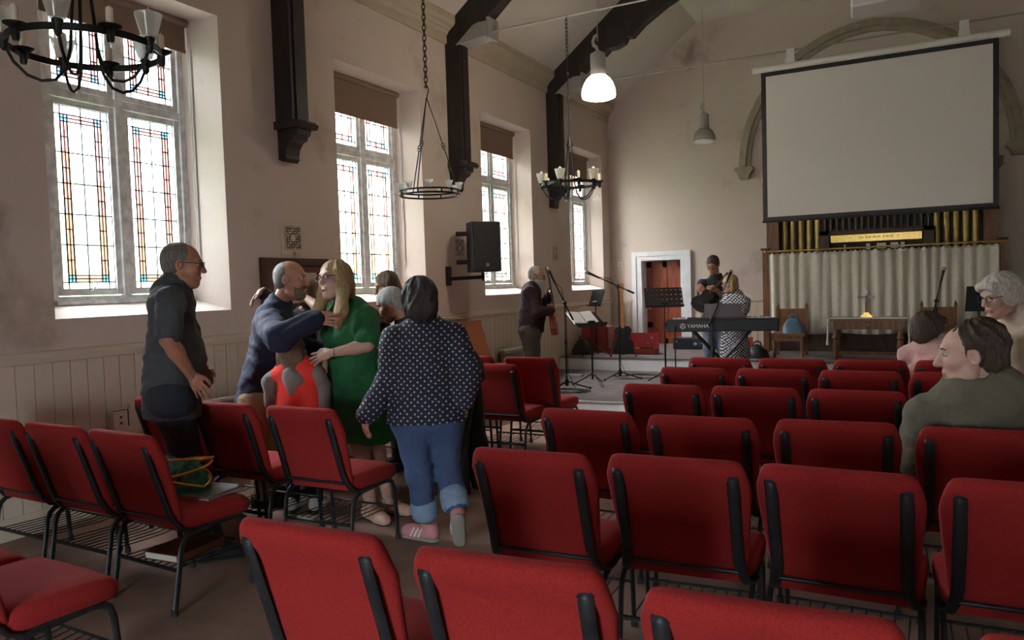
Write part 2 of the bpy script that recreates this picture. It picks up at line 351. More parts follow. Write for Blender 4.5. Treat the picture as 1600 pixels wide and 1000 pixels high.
# ---------------------------------------------------------------- windows
UNIT = {}
def unit_mesh(m):
    if m not in UNIT: UNIT[m] = MB().box(0, 1, 0, 1, 0, 1).mesh('pane', m)
    return UNIT[m]
def make_window(idx, yc, full, panes=True, side=-1):
    xf = (XL-.30) if side < 0 else (XR+.30)
    sg = 1 if side < 0 else -1
    X = lambda a: xf+sg*a
    def bx(mb, a, b, c, d, e, f): mb.box(min(X(a), X(b)), max(X(a), X(b)), yc+c, yc+d, e, f)
    fm = MB()
    for c, d, e, f in ((-.585, -.535, 1.45, 3.71), (.535, .585, 1.45, 3.71), (-.585, .585, 1.45, 1.505), (-.585, .585, 3.66, 3.71), (-.03, .03, 1.45, 3.71), (-.585, .585, 2.90, 2.96)):
        hz = .003 if d-c > .2 else 0; bx(fm, -.05+hz, .035-hz, c, d, e, f)
    bx(fm, 0, .075, -.57, .57, 1.445, 1.475)
    root = struct('window_%d' % idx, fm, 'frame_paint')
    rv = MB()
    for s_ in (-1, 1):
        q = [(.30, s_*.735), (.0, s_*.572), (.0, s_*.566), (.30, s_*.729)]
        rv.prism([(X(a), yc+b) for a, b in q], 'z', 1.352, 3.745)
    rv.prism([(X(.30), 1.352), (X(0), 1.462), (X(0), 1.468), (X(.30), 1.358)], 'y', yc-.732, yc+.732)
    rv.prism([(X(.30), 3.748), (X(0), 3.698), (X(0), 3.692), (X(.30), 3.742)], 'y', yc-.732, yc+.732)
    obj('reveal_lining', rv, 'wall_plaster', root)
    for (z0, z1, nrow, up) in ((1.51, 2.895, 5, 0), (2.965, 3.655, 2, 1)):
        for s_ in (-1, 1):
            ya, yb = (-.53, -.035) if s_ < 0 else (.035, .53)
            cm = MB()
            for c, d, e, f in ((ya, ya+.045, z0, z1), (yb-.045, yb, z0, z1), (ya, yb, z0, z0+.045), (ya, yb, z1-.045, z1)):
                hz = .003 if d-c > .2 else 0; bx(cm, -.02+hz, .02-hz, c, d, e, f)
            cas = obj('casement', cm, 'frame_paint', root)
            if not up:
                lt = MB(); zc_ = z0+.03; yl = (ya+yb)/2
                lt.tube([(X(.02), yc+yl, zc_), (X(.05), yc+yl, zc_+.01), (X(.06), yc+yl, zc_+.03)], .006, 6)
                lt.tube([(X(.06)+sg*0, yc+yl+.02*math.cos(a), zc_+.05+.02*math.sin(a)) for a in [k*2*math.pi/10 for k in range(10)]], .004, 5, closed=True)
                obj('latch', lt, 'grey_metal', cas)
            ga, gb, gz0, gz1 = ya+.045, yb-.045, z0+.045, z1-.045
            wd = gb-ga
            k_ = wd/.40
            cl = [0, .05, .075, .10, .20, .30, .325, .35, .40]
            zb, zt_ = gz0+.05, gz1-.06
            zm0, zm1 = zb+.05, zt_-.05
            P = []          # (col0, col1, z0, z1, material)
            for e, f in ((gz0, zb), (zt_, gz1)):
                for c, d in ((0, .05), (.05, .2), (.2, .35), (.35, .4)): P.append((c, d, e, f, 'pane_clear'))
            hr = (zm1-zm0)/nrow
            for r_ in range(nrow):
                e, f = zm0+r_*hr, zm0+(r_+1)*hr
                ez = zb if r_ == 0 else e; fz = zt_ if r_ == nrow-1 else f
                P += [(0, .05, ez, fz, 'pane_clear'), (.35, .40, ez, fz, 'pane_clear'), (.10, .20, e, f, 'pane_clear'), (.20, .30, e, f, 'pane_clear')]
                for c, d in (((.05, .075), (.075, .10), (.30, .325), (.325, .35)) if full else ((.05, .10), (.30, .35))):
                    for q in range(2 if full else 1):
                        nq = 2 if full else 1
                        P.append((c, d, e+q*hr/nq, e+(q+1)*hr/nq, 'pane_amber' if (r_ < 2 and not up) else 'pane_rose'))
            for e0 in (zb, zm1):
                for q in range(2 if full else 1):
                    nq = 2 if full else 1
                    e, f = e0+q*.05/nq, e0+(q+1)*.05/nq
                    P += [(.10, .20, e, f, 'pane_rose'), (.20, .30, e, f, 'pane_rose')]
                    for c, d in (((.05, .075), (.075, .10), (.30, .325), (.325, .35)) if full else ((.05, .10), (.30, .35))): P.append((c, d, e, f, 'pane_blue'))
            if not panes: P = [(0, .40, gz0, gz1, 'pane_clear')]
            lead = MB(); seen = set()
            for c, d, e, f, m in P:
                o = obj('pane', unit_mesh(m), None, cas, loc=(min(X(-.003), X(.001)), yc+ga+c*k_, e))
                o.scale = (.004, (d-c)*k_, f-e)
                if panes:
                    for a in (('v', c, e, f), ('v', d, e, f), ('h', e, c, d), ('h', f, c, d)):
                        key = tuple(round(q, 4) if not isinstance(q, str) else q for q in a)
                        if key in seen: continue
                        seen.add(key); t_ = .0046 if full else .006
                        if a[0] == 'v': bx(lead, -.006, .004, ga+a[1]*k_-t_, ga+a[1]*k_+t_, a[2], a[3])
                        else: bx(lead, -.006, .004, ga+a[2]*k_, ga+a[3]*k_, a[1]-t_, a[1]+t_)
            if panes: obj('leading', lead, 'lead', cas)
    return root
for i, yc in enumerate(WIN_Y): make_window(i+1, yc, i == 0)
ORD = ['first', 'second', 'third', 'fourth']
WHERE = ['above the man in the grey shirt', 'behind the embracing group', 'behind the wall loudspeaker', 'nearest the vestry door']
for i, yc in enumerate(WIN_Y):
    zb = [3.46, 3.32, 3.34, 3.34][i]
    t = thing('roller_blind', 'brown roller blind half drawn in the window '+WHERE[i], 'blind', (XL-.22, yc, zb), group='roller blinds in the left windows')
    obj('blind_cloth', MB().box(-.004, .0, -.585, .585, .0, 3.70-zb), 'blind_cloth', t)
    obj('roller', MB().tube([(0, -.60, 3.68-zb), (0, .60, 3.68-zb)], .032, 12), 'blind_cloth', t, smooth=True)
    obj('bottom_bar', MB().box(-.010, .006, -.585, .585, -.018, .006), 'blind_cloth', t)
    obj('pull_chain', MB().tube([(0.01, .60, 3.66-zb), (.012, .60, 1.75-zb)], .004, 5).tube([(0.02, .612, 3.66-zb), (.022, .612, 1.75-zb)], .004, 5), 'plastic_white', t)
# ground outside the windows
g = MB(); n_ = 24
for i in range(n_):
    for sgx in (-1,):
        xa, xb = -5.6-i*1.5, -5.6-(i+1)*1.5
        za, zb_ = [(-.4+.0*q if q < 3 else -.4+(q-3)*.16) for q in (i, i+1)]
        g.add([(xa, -25, za), (xa, 45, za), (xb, 45, zb_), (xb, -25, zb_)], [(0, 1, 2, 3)])
gd = struct('ground_outside', g, 'grass')
hb_ = MB(); nn = 60; vs = []; fs = []
for i in range(nn+1):
    for j, (dx, zz) in enumerate(((0, -.4), (-.15, .6), (-.5, 1.5), (-1.3, 2.1), (-2.4, 2.2), (-3.2, -.4))):
        vs.append((-10.5+dx+.25*math.sin(i*1.7+j), -8+i*.55, zz*1.55*(1+.13*math.sin(i*.9+j*.7)+.07*math.sin(i*2.3))))
for i in range(nn):
    for j in range(5): fs.append((i*6+j, (i+1)*6+j, (i+1)*6+j+1, i*6+j+1))
hd_ = obj('hedge', hb_.add(vs, fs), mat('hedge_leaf', (.13, .21, .08), .9, var=.4, vscale=6, bump=.8, bscale=20), None, smooth=80); tag(hd_, 'green hedge growing outside the left windows', 'hedge')
struct('ground_outside_back', MB().box(-30, 30, -40, YB-.4, -.2, -.02), 'stage_carpet')

# ---------------------------------------------------------------- roof trusses
def truss(y, label):
    t = thing('roof_truss', label, 'roof truss', (0, y, 0), group='dark roof trusses')
    for sg in (1, -1):
        mx = (lambda x: x) if sg > 0 else (lambda x: 2*XM-x)
        def pz(poly): return [(mx(x), z) for x, z in poly]
        wp = MB(); wp.prism(pz([(XL, 2.98), (XL+.20, 2.98), (XL+.20, 4.52), (XL, 4.62)]), 'y', -.10, .10)
        wp.prism(pz([(XL+.20, 3.0), (XL+.215, 3.0), (XL+.215, 4.5), (XL+.20, 4.5)]), 'y', -.055, .055)
        obj('post', wp, 'dark_beam', t)
        wc = MB(); wc.prism(pz([(XL, 2.92), (XL+.27, 2.92), (XL+.29, 2.955), (XL+.25, 2.99), (XL, 2.99)]), 'y', -.13, .13)
        wc.prism(pz([(XL, 2.66), (XL+.06, 2.64), (XL+.09, 2.67), (XL+.085, 2.70), (XL+.10, 2.76), (XL+.14, 2.81), (XL+.19, 2.83), (XL+.20, 2.86), (XL+.23, 2.87), (XL+.24, 2.92), (XL, 2.92)]), 'y', -.085, .085)
        obj('corbel', wc, 'dark_beam', t)
        up = [(XL+.02, 4.52), (XL+.02, 4.66), (XS0, 5.93), (XM, 5.93)]
        lo = [(XM, 5.78), (-1.4, 5.75), (-2.1, 5.68), (-2.7, 5.55), (-3.1, 5.38), (-3.45, 5.17), (-3.62, 5.02), (-3.70, 5.03), (-3.74, 4.96), (-3.86, 4.91), (-3.98, 4.90), (-4.06, 4.83), (-4.12, 4.86), (-4.40, 4.63), (-4.72, 4.40), (-4.80, 4.36)]
        wb = MB(); wb.prism(pz(up+lo), 'y', -.09, .09); obj('arched_brace', wb, 'dark_beam', t)
        wk = MB(); wk.prism(pz([(-4.84, 4.36), (-4.45, 4.40), (-4.40, 4.40), (-4.40, 4.57), (-4.52, 4.57), (-4.60, 4.55)]), 'y', -.115, .115)
        wk.prism(pz([(-4.42, 4.38), (-4.385, 4.38), (-4.385, 4.62), (-4.42, 4.62)]), 'y', -.10, .13)
        obj('tie_bracket', wk, 'grey_metal', t)
    obj('tie_rod', MB().tube([(-4.40, 0, 4.47), (2*XM+4.40, 0, 4.47)], .011, 8), 'grey_metal', t, smooth=True)
    for x in (-4.37, 2*XM+4.37): obj('rod_nut', MB().lathe([(.02, -.03), (.02, .03)], (x, 0, 4.47), 6, axis='x'), 'grey_metal', t)
truss(2.30, 'dark roof truss carrying the five-cup candle chandelier')
truss(5.17, 'dark roof truss between the first two windows, carrying the ring chandelier')
truss(8.0, 'dark roof truss above the wall loudspeaker, with arched brace and steel tie rod')
truss(10.83, 'dark roof truss above the platform, with the projection screen on its tie rod')
# ================================================================ CHAIRS
def chair_meshes():
    m = {}
    # backrest: outline rings through the thickness, leaning back; roll at the top
    rec = lambda z: -.02-(z-.42)*.30           # y of the back's mid plane
    zs = [.415, .43, .48, .55, .62, .69, .745, .785, .815, .84, .858, .865]
    hw = [.218, .228, .236, .243, .250, .257, .262, .258, .249, .240, .228, .205]
    th = [.018, .024, .027, .028, .028, .028, .029, .034, .038, .036, .024, .006]
    b = MB(); rings = []
    prof = [(-1, 0), (-.97, .55), (-.86, .9), (-.5, 1), (0, 1), (.5, 1), (.86, .9), (.97, .55), (1, 0), (.97, -.55), (.86, -.9), (.5, -1), (0, -1), (-.5, -1), (-.86, -.9), (-.97, -.55)]
    vs = []; fs = []; n = len(prof)
    for z, h, t in zip(zs, hw, th):
        for u, v in prof:
            sh = -.012 if z > .78 else 0
            vs.append((u*h, rec(z)+sh+v*t+.018*(1-u*u)*(-1 if False else -.35), z))
    for i in range(len(zs)-1):
        for k in range(n): fs.append((i*n+k, i*n+(k+1) % n, (i+1)*n+(k+1) % n, (i+1)*n+k))
    fs += [tuple(range(n))[::-1], tuple(range((len(zs)-1)*n, len(zs)*n))]
    b.add(vs, fs); m['backrest'] = b.mesh('backrest', 'red_fabric', 60)
    # seat cushion: rounded, waterfall front
    s = MB(); ys = [-.03, .0, .05, .16, .27, .33, .356, .37]; vs = []; fs = []
    tops = [.455, .468, .474, .478, .476, .468, .450, .42]; bots = [.385, .375, .372, .372, .372, .374, .38, .395]; hws = [.215, .235, .248, .258, .262, .258, .248, .225]
    sq = [(-1, 0), (-.985, .6), (-.9, .93), (-.5, 1), (0, 1.02), (.5, 1), (.9, .93), (.985, .6), (1, 0), (.985, -.6), (.9, -1), (.5, -1), (0, -1), (-.5, -1), (-.9, -1), (-.985, -.6)]
    for y_, t_, b_, h_ in zip(ys, tops, bots, hws):
        for u, v in sq: vs.append((u*h_, y_, (t_+b_)/2+v*(t_-b_)/2))
    for i in range(len(ys)-1):
        for k in range(16): fs.append((i*16+k, i*16+(k+1) % 16, (i+1)*16+(k+1) % 16, (i+1)*16+k))
    fs += [tuple(range(16)), tuple(range((len(ys)-1)*16, len(ys)*16))]
    s.add(vs, fs); m['seat'] = s.mesh('seat', 'red_fabric', 60)
    for sg in (-1, 1):
        x = sg*.242
        leg = MB(); leg.tube([(x, -.095, 0), (x, -.06, .20), (x, -.045, .30), (x, -.028, .338), (x, .0, .36), (x, .06, .37), (x, .25, .377), (x, .295, .37), (x, .322, .35), (x, .335, .31), (x, .350, .15), (x, .358, 0)], .0125, 8, flat=((1, 0, 0), .8, 1.15))
        m['leg%d' % sg] = leg.mesh('side_frame', 'chair_metal', 60)
        up = MB(); xx = sg*.205
        pts = [(xx, rec(.80)-.040, .812), (xx, rec(.78)-.050, .79), (xx, rec(.74)-.047, .74), (xx, rec(.6)-.042, .60), (xx, rec(.48)-.04, .48), (xx*1.04, rec(.42)-.034, .43), (xx*1.1, -.02, .385), (sg*.236, .03, .368), (sg*.24, .09, .368)]
        up.tube(pts, .0200, 8, flat=((1, 0, 0), 1.0, .5)); m['up%d' % sg] = up.mesh('back_upright', 'chair_metal', 60)
        cp_ = MB(); cp_.tube([(xx, rec(.80)-.030, .818), (xx, rec(.80)-.042, .814), (xx, rec(.79)-.051, .797)], .0208, 8, flat=((1, 0, 0), 1.0, .5)); m['cap%d' % sg] = cp_.mesh('upright_cap', 'chair_metal', 60)
    cb = MB(); cb.tube([(-.205, rec(.43)-.033, .432), (.205, rec(.43)-.033, .432)], .009, 6); m['bar'] = cb.mesh('back_crossbar', 'chair_metal', 60)
    rk = MB()
    rk.tube([(-.242, -.058, .20), (.242, -.058, .20)], .011, 6); rk.tube([(-.242, .345, .20), (.242, .345, .20)], .007, 6)
    for k in range(9):
        xx = -.20+k*.05; rk.tube([(xx, -.058, .203), (xx, .28, .195), (xx, .345, .203)], .0032, 4)
    m['rack'] = rk.mesh('book_rack', 'chair_metal')
    m['feet'] = MB().lathe([(.016, 0), (.016, .03)], (0, 0, 0), 8).mesh('glide', 'rubber')
    return m
CM = chair_meshes()
def make_chair(x, y, rot, label, group):
    t = thing('stacking_chair', label, 'chair', (x, y, 0), math.radians(rot), group)
    obj('backrest', CM['backrest'], None, t); obj('seat', CM['seat'], None, t)
    for sg in (-1, 1):
        obj('side_frame', CM['leg%d' % sg], None, t)
        u = obj('back_upright', CM['up%d' % sg], None, t); obj('upright_cap', CM['cap%d' % sg], None, u)
    obj('back_crossbar', CM['bar'], None, t); obj('book_rack', CM['rack'], None, t); [obj('glide', CM['feet'], None, t, loc=(sg*.242, y_, 0)) for sg in (-1, 1) for y_ in (-.096, .358)]
    return t
# chairs: (x of the back's centre, y of the back's top, turn) ; the local back top lies .15 behind the origin
NUM = ['first', 'second', 'third', 'fourth', 'fifth', 'sixth', 'seventh']
ROWN = {'R6': 'front row', 'R5': 'second row', 'R4': 'third row', 'R3': 'fourth row', 'R2': 'fifth row', 'R1': 'rearmost row'}
COLN = ['beside the centre aisle', 'second in from the centre aisle', 'third in from the centre aisle', 'fourth in from the centre aisle', 'fifth in from the centre aisle']
RB = {'R1': [(-1.465, 1.545, 1.5), (-.86, 1.55, 4), (-.265, 1.53, 3), (.33, 1.56, 2)],
      'R2': [(-1.31, 2.58, 2.5), (-.77, 2.66, 3.5), (-.235, 2.68, -1), (.32, 2.70, 2)],
      'R3': [(-1.455, 3.50, 0), (-.885, 3.49, 3), (-.315, 3.56, 4), (.25, 3.56, 2)],
      'R4': [(-1.365, 4.49, 2), (-.83, 4.52, 0), (-.295, 4.53, 0), (.24, 4.53, 0)],
      'R5': [(-1.41, 5.40, -2), (-.87, 5.42, -2), (-.33, 5.44, -2), (.21, 5.46, -2)],
      'R6': [(-1.385, 6.10, -2), (-.845, 6.13, -2), (-.305, 6.16, -2), (.235, 6.18, -2)]}
for rk_, lst in RB.items():
    for k, (x, y, a) in enumerate(lst):
        ar = math.radians(a)
        make_chair(x-.15*math.sin(ar), y+.15*math.cos(ar), a, 'red chair in the %s of the right-hand block, %s' % (ROWN[rk_], COLN[k]), 'red chairs right of the aisle')
LB = [(-2.90-.58, 1.27, -2, 'red chair in the rearmost row left of the aisle, second in from it'),
      (-2.90, 1.27, -2, 'red chair in the rearmost row left of the aisle, beside the aisle'),
      (-4.40, 2.30, -1, 'red stacking chair by the wall, in the row behind the man in the grey shirt'),
      (-3.85, 2.295, -1, 'red stacking chair between two others, in the row behind the man in the grey shirt'),
      (-3.305, 2.28, -3, 'red stacking chair with a silver laptop and a patterned bag on its seat'),
      (-4.12, 3.12, 0, 'red stacking chair on the wall side of the man in the grey shirt'),
      (-3.565, 3.10, -1, 'red stacking chair behind the khaki trousers of the man in navy'),
      (-2.975, 3.115, 1, 'red stacking chair behind the child in the orange waistcoat'),
      (-3.87, 4.47, 0, 'red stacking chair hidden behind the woman in the green dress'),
      (-3.31, 4.45, 0, 'red stacking chair behind the legs of the woman in the polka-dot blouse'),
      (-3.60, 5.36, 0, 'red stacking chair behind the stooping grey-haired person, one in from the aisle'),
      (-3.03, 5.32, 0, 'red chair left of the aisle, at the aisle end of the second row'),
      (-3.57, 5.89, 2, 'red chair in the front row left of the aisle, one in from it'),
      (-2.96, 5.87, 2, 'red chair in the front row left of the aisle, beside the aisle')]
for x, y, a, lab in LB:
    ar = math.radians(a); make_chair(x-.15*math.sin(ar), y+.15*math.cos(ar), a, lab, 'red chairs left of the aisle')

# ---------------------------------------------------------------- things on and under the chairs
cx, cy = -3.305, 2.43
t = thing('laptop', 'closed silver laptop lying on a red chair seat', 'laptop', (cx+.03, cy+.235, .476), math.radians(6))
o = obj('lid', MB().box(-.18, .18, -.125, .125, .011, .021), 'steel', t); bevel(o, .004)
o = obj('base', MB().box(-.18, .18, -.125, .125, 0, .010), 'grey_metal', t); bevel(o, .003)
# patterned drawstring bag
mat('bag_print', (.01, .06, .05), .7, var=.2, col2=(.02, .22, .10), vscale=38, detail=1)
mat('orange_trim', (.75, .28, .03), .6)
t = thing('cloth_bag', 'dark green patterned cloth bag with orange piping on a laptop', 'bag', (cx-.06, cy+.19, .496))
bm_ = MB(); vs = []; fs = []
for i in range(7):
    zz = i/6; 
    for k in range(16):
        a = k*math.pi/8; r = (.145-.03*zz-.05*zz**4)*(1+.10*math.sin(3*a+zz*3)+.06*math.sin(5*a-zz*4))
        vs.append((r*1.1*math.cos(a)+.02*zz, r*.85*math.sin(a), .15*zz*(1+.18*math.sin(2*a+1))))
for i in range(6):
    for k in range(16): fs.append((i*16+k, i*16+(k+1) % 16, (i+1)*16+(k+1) % 16, (i+1)*16+k))
fs += [tuple(range(16))[::-1], tuple(range(96, 112))]
obj('bag_body', bm_.add(vs, fs), 'bag_print', t, smooth=70)
for q in range(3):
    P = [((.155-.01*q)*math.cos(a)+.03+q*.02, (.12)*math.sin(a), .03+.04*q+.075*abs(math.sin(a*.5+q))) for a in [k*2*math.pi/20 for k in range(20)]]
    obj('piping', MB().tube(P, .0055, 6, closed=True), 'orange_trim', t, smooth=70)
t = thing('hymn_book', 'brown hardback book on the rack under the chair with the laptop', 'book', (cx+.05, cy+.12, .208), math.radians(4))
obj('cover', MB().box(-.11, .11, -.15, .15, 0, .004).box(-.11, .11, -.15, .15, .034, .038).box(.106, .11, -.15, .15, 0, .038), mat('book_brown', (.14, .045, .015), .5), t)
obj('pages', MB().box(-.107, .105, -.145, .145, .004, .034), 'paper', t)

# ================================================================ HANGING LIGHTS
def chain_mesh(mb, p, q, L=.055, r=.0045):
    p, q = np.array(p, float), np.array(q, float); d = np.linalg.norm(q-p); n = max(1, int(d/(L*.74))); t = (q-p)/d
    a = np.cross(t, [0, 1, .1]); a /= np.linalg.norm(a); b = np.cross(t, a)
    for i in range(n):
        c = p+(q-p)*(i+.5)/n; s_ = a if i % 2 else b
        mb.tube([c+t*math.cos(u)*L/2+s_*math.sin(u)*L*.27 for u in [k*math.pi/4 for k in range(8)]], r, 5, closed=True)
def chandelier_cups(x, y, z, label, rot):
    t = thing('chandelier', label, 'chandelier', (x, y, z), rot, 'iron candle chandeliers')
    R0 = .325
    ring = MB(); n = 48; vs = []; fs = []
    for k in range(n):
        a = 2*math.pi*k/n
        for r_, h in ((R0-.004, -.016), (R0+.004, -.016), (R0+.004, .016), (R0-.004, .016)): vs.append((r_*math.cos(a), r_*math.sin(a), h))
    for k in range(n):
        for j in range(4): fs.append((k*4+j, k*4+(j+1) % 4, ((k+1) % n)*4+(j+1) % 4, ((k+1) % n)*4+j))
    obj('ring', ring.add(vs, fs), 'black_iron', t)
    for k in range(10):
        a = 2*math.pi*k/10; c, s_ = math.cos(a), math.sin(a)
        if k % 2 == 0:
            rod = MB(); pts = [(.02, .44), (.035, .30), (.05, .15), (.062, .0), (.085, -.10), (.13, -.155), (.185, -.165), (.24, -.145), (.29, -.09), (.318, -.03), (R0, .03)]
            P = []
            for i in range(len(pts)-1):
                for u in (0, .5): P.append([pts[i][0]*(1-u)+pts[i+1][0]*u, pts[i][1]*(1-u)+pts[i+1][1]*u])
            P.append(pts[-1]); rod.tube([(r_*c, r_*s_, h) for r_, h in P], .0075, 7)
            arm = obj('arm', rod, 'black_iron', t, smooth=60)
            hp = MB().lathe([(.006, -.045), (.016, -.03), (.02, .0), (.026, .025), (.018, .03)], (R0*c, R0*s_, .0), 10); obj('holder', hp, 'black_iron', t, smooth=60)
            cup = MB().lathe([(.034, .03), (.062, .135), (.060, .135), (.031, .034), (.0, .034)], (R0*c, R0*s_, 0), 16); obj('glass_cup', cup, 'cup_glass', t, smooth=60)
            cd_ = MB().lathe([(.017, .034), (.017, .15), (.012, .156), (.003, .157), (.002, .172)], (R0*c, R0*s_, 0), 10); obj('candle', cd_, 'candle_wax', t, smooth=50)
        else:
            hp = MB().lathe([(.012, -.05), (.017, -.035), (.018, .005), (.048, .022), (.05, .026), (.015, .026)], (R0*c, R0*s_, .0), 14); obj('drip_pan', hp, 'black_iron', t, smooth=50)
            cd_ = MB().lathe([(.016, .024), (.016, .10), (.012, .106), (.002, .106), (.002, .115)], (R0*c, R0*s_, 0), 10); obj('candle', cd_, 'candle_wax', t, smooth=50)
    cap = MB().lathe([(.008, .54), (.016, .53), (.018, .50), (.038, .44), (.04, .42), (.01, .42)], n=14); obj('crown', cap, 'black_iron', t, smooth=50)
    hg = MB(); hg.tube([(0, 0, .53), (0, 0, .95)], .006, 6); hg.tube([(0, 0, .98), (0, 0, 1.22)], .006, 6); hg.tube([(0, 0, 1.24), (0, 0, 1.40)], .006, 6)
    for h in (.965, 1.23): hg.tube([(.016*math.cos(u), 0, h+.018*math.sin(u)) for u in [k*math.pi/4 for k in range(8)]], .0045, 5, closed=True)
    obj('hanger_rod', hg, 'black_iron', t)
    ch = MB(); chain_mesh(ch, (0, 0, 1.40), (0, 0, 4.47-z)); obj('chain', ch, 'black_iron', t)
    return t
chandelier_cups(-3.45, 2.3, 2.665, 'black iron chandelier with frosted cups and candles, in front of the first window', .35)
chandelier_cups(-3.45, 8.0, 2.60, 'smaller-looking black iron chandelier with frosted cups, hanging before the fourth window', 1.0)
t = thing('chandelier', 'flat black ring chandelier with small clear glass cups on three rods', 'chandelier', (-3.45, 5.15, 2.245), .2, 'iron candle chandeliers')
rg = MB()
for h in (-.016, .016): rg.tube([(.24*math.cos(a), .24*math.sin(a), h) for a in [k*math.pi/24 for k in range(48)]], .007, 6, closed=True)
for k in range(8):
    a = k*math.pi/4; rg.tube([(.24*math.cos(a), .24*math.sin(a), -.016), (.24*math.cos(a), .24*math.sin(a), .016)], .007, 6)
obj('ring', rg, 'black_iron', t, smooth=60)
for k in range(9):
    a = k*2*math.pi/9+.2
    obj('glass_cup', MB().lathe([(.012, .02), (.020, .03), (.024, .055), (.034, .075), (.032, .075), (.018, .034), (0, .034)], (.24*math.cos(a), .24*math.sin(a), 0), 12), 'cup_glass', t, smooth=60)
for k in range(3):
    a = k*2*math.pi/3+.5; e = np.array([.235*math.cos(a), .235*math.sin(a), .02]); tp = np.array([0, 0, .76]); md = e+(tp-e)*.47
    rr = MB(); rr.tube([e, md-(tp-e)*.015], .005, 6); rr.tube([md+(tp-e)*.03, tp], .005, 6)
    for q in (-.004, .022):
        rr.tube([md+(tp-e)*q+np.array([.012*math.cos(u), 0, .014*math.sin(u)]) for u in [j*math.pi/4 for j in range(8)]], .004, 5, closed=True)
    obj('hanger_rod', rr, 'black_iron', t)
ch = MB(); ch.tube([(0, 0, .74), (.012, 0, .79), (.02, 0, .82), (.012, 0, .85), (-.006, 0, .85), (-.012, 0, .835)], .005, 6); obj('hook', ch, 'black_iron', t)
ch = MB(); chain_mesh(ch, (0, 0, .84), (0, 0, 4.47-2.245)); obj('chain', ch, 'black_iron', t)

def pendant(p, lit, label):
    t = thing('pendant_lamp', label, 'lamp', p, group='pendant lamps')
    obj('housing', MB().lathe([(.0, .50), (.02, .50), (.075, .47), (.08, .46), (.08, .26), (.085, .25), (.085, .235), (.03, .23)], n=24), 'lamp_grey', t, smooth=50)
    pr2 = [(.085, .24), (.12, .21), (.15, .165), (.172, .10), (.178, .05), (.176, .048), (.168, .10), (.145, .16), (.115, .20), (.08, .228)]
    obj('shade', MB().lathe(pr2, n=28), 'lamp_glow' if lit else 'lamp_grey', t, smooth=60)
    obj('rim', MB().tube([(.180*math.cos(a), .180*math.sin(a), .05) for a in [k*math.pi/16 for k in range(32)]], .004, 6, closed=True), 'black_iron', t)
    obj('lens', MB().lathe([(.176, .048), (.172, .02), (.12, .0), (0, -.008)], n=28), 'lamp_glow' if lit else 'plastic_white', t, smooth=60)
    ck = MB(); ck.tube([(0, 0, .50), (-.02, 0, .55), (-.04, .0, .56), (-.05, 0, .60), (-.03, 0, .65), (0, 0, .66)], .018, 8); obj('cable_gland', ck, 'lamp_grey', t, smooth=60)
    obj('cord', MB().tube([(0, 0, .60), (0, 0, ZT-p[2])], .006, 6), 'lamp_grey', t)
pendant((-2.93, 7.6, 3.40), True, 'lit bell-shaped pendant lamp in front of the roof brace')
pendant((-3.08, 12.75, 3.72), False, 'unlit grey pendant lamp before the far wall')
# ================================================================ WALL FITTINGS
# ornate vent grilles
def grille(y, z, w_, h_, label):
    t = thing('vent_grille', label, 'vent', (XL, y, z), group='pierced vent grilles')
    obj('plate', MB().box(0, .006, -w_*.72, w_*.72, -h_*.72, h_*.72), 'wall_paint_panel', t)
    obj('shade_backing', MB().box(.004, .009, -w_/2, w_/2, -h_/2, h_/2), 'black_plastic', t)  # flat black sheet stands in for the shade behind the lattice
    g = MB(); nx, nz = 7, 9; dx, dz = w_/nx, h_/nz
    def bar(a, b, c, d): g.box(.008, .014, min(a, b), max(a, b), min(c, d), max(c, d))
    th = .0038
    for s_ in (-1, 1):
        bar(s_*w_/2-th, s_*w_/2+th, -h_/2, h_/2); bar(-w_/2, w_/2, s_*h_/2-th, s_*h_/2+th)
    for i in range(nx):
        for j in range(nz):
            yc, zc = -w_/2+(i+.5)*dx, -h_/2+(j+.5)*dz
            if (i+j) % 2: bar(yc-dx/2, yc+dx/2, zc-th, zc+th)
            else: bar(yc-th, yc+th, zc-dz/2, zc+dz/2)
            if (i*3+j) % 4 == 0: bar(yc-dx/2, yc-dx/2+th*2, zc-dz/2, zc+dz/2)
    g.prism([(.05*math.cos(a)*.5, .05*math.sin(a)*.6) for a in [k*math.pi/6 for k in range(12)]], 'x', .008, .0145)
    obj('lattice', g, 'wall_paint_panel', t)
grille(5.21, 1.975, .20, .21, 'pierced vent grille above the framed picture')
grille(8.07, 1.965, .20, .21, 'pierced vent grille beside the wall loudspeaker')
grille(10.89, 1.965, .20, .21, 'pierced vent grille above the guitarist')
# framed picture
t = thing('framed_picture', 'dark-framed group photograph hanging on the wall behind the embrace', 'picture', (XL, 5.22, 1.55))
fr = MB(); a, b = .42, .24
for (c, d, e, f, q_) in ((-a, -a+.06, -b, b, .035), (a-.06, a, -b, b, .035), (-a+.06, a-.06, -b, -b+.06, .034), (-a+.06, a-.06, b-.06, b, .034)): fr.box(0, q_, c, d, e, f)
obj('frame', fr, 'dark_oak', t)
obj('mount', MB().box(0, .012, -a+.05, a-.05, -b+.05, b-.05), mat('mount_brown', (.13, .06, .045), .7), t)
obj('photograph', MB().box(.012, .015, -.27, .27, -.15, .11), mat('photo_print', (.50, .40, .33), .5, var=.1, vscale=14), t)
fg = MB()
for k in range(11):
    yy = -.23+k*.046; h = -.03+.03*math.sin(k*2.1)
    fg.prism([(yy-.018, -.14), (yy+.018, -.14), (yy+.014, h-.03), (yy-.014, h-.03)], 'x', .0145, .0165, k % 2)
    fg.prism([(yy+.011*math.cos(u), h-.015+.014*math.sin(u)) for u in [q*math.pi/4 for q in range(8)]], 'x', .0145, .0165, 2)
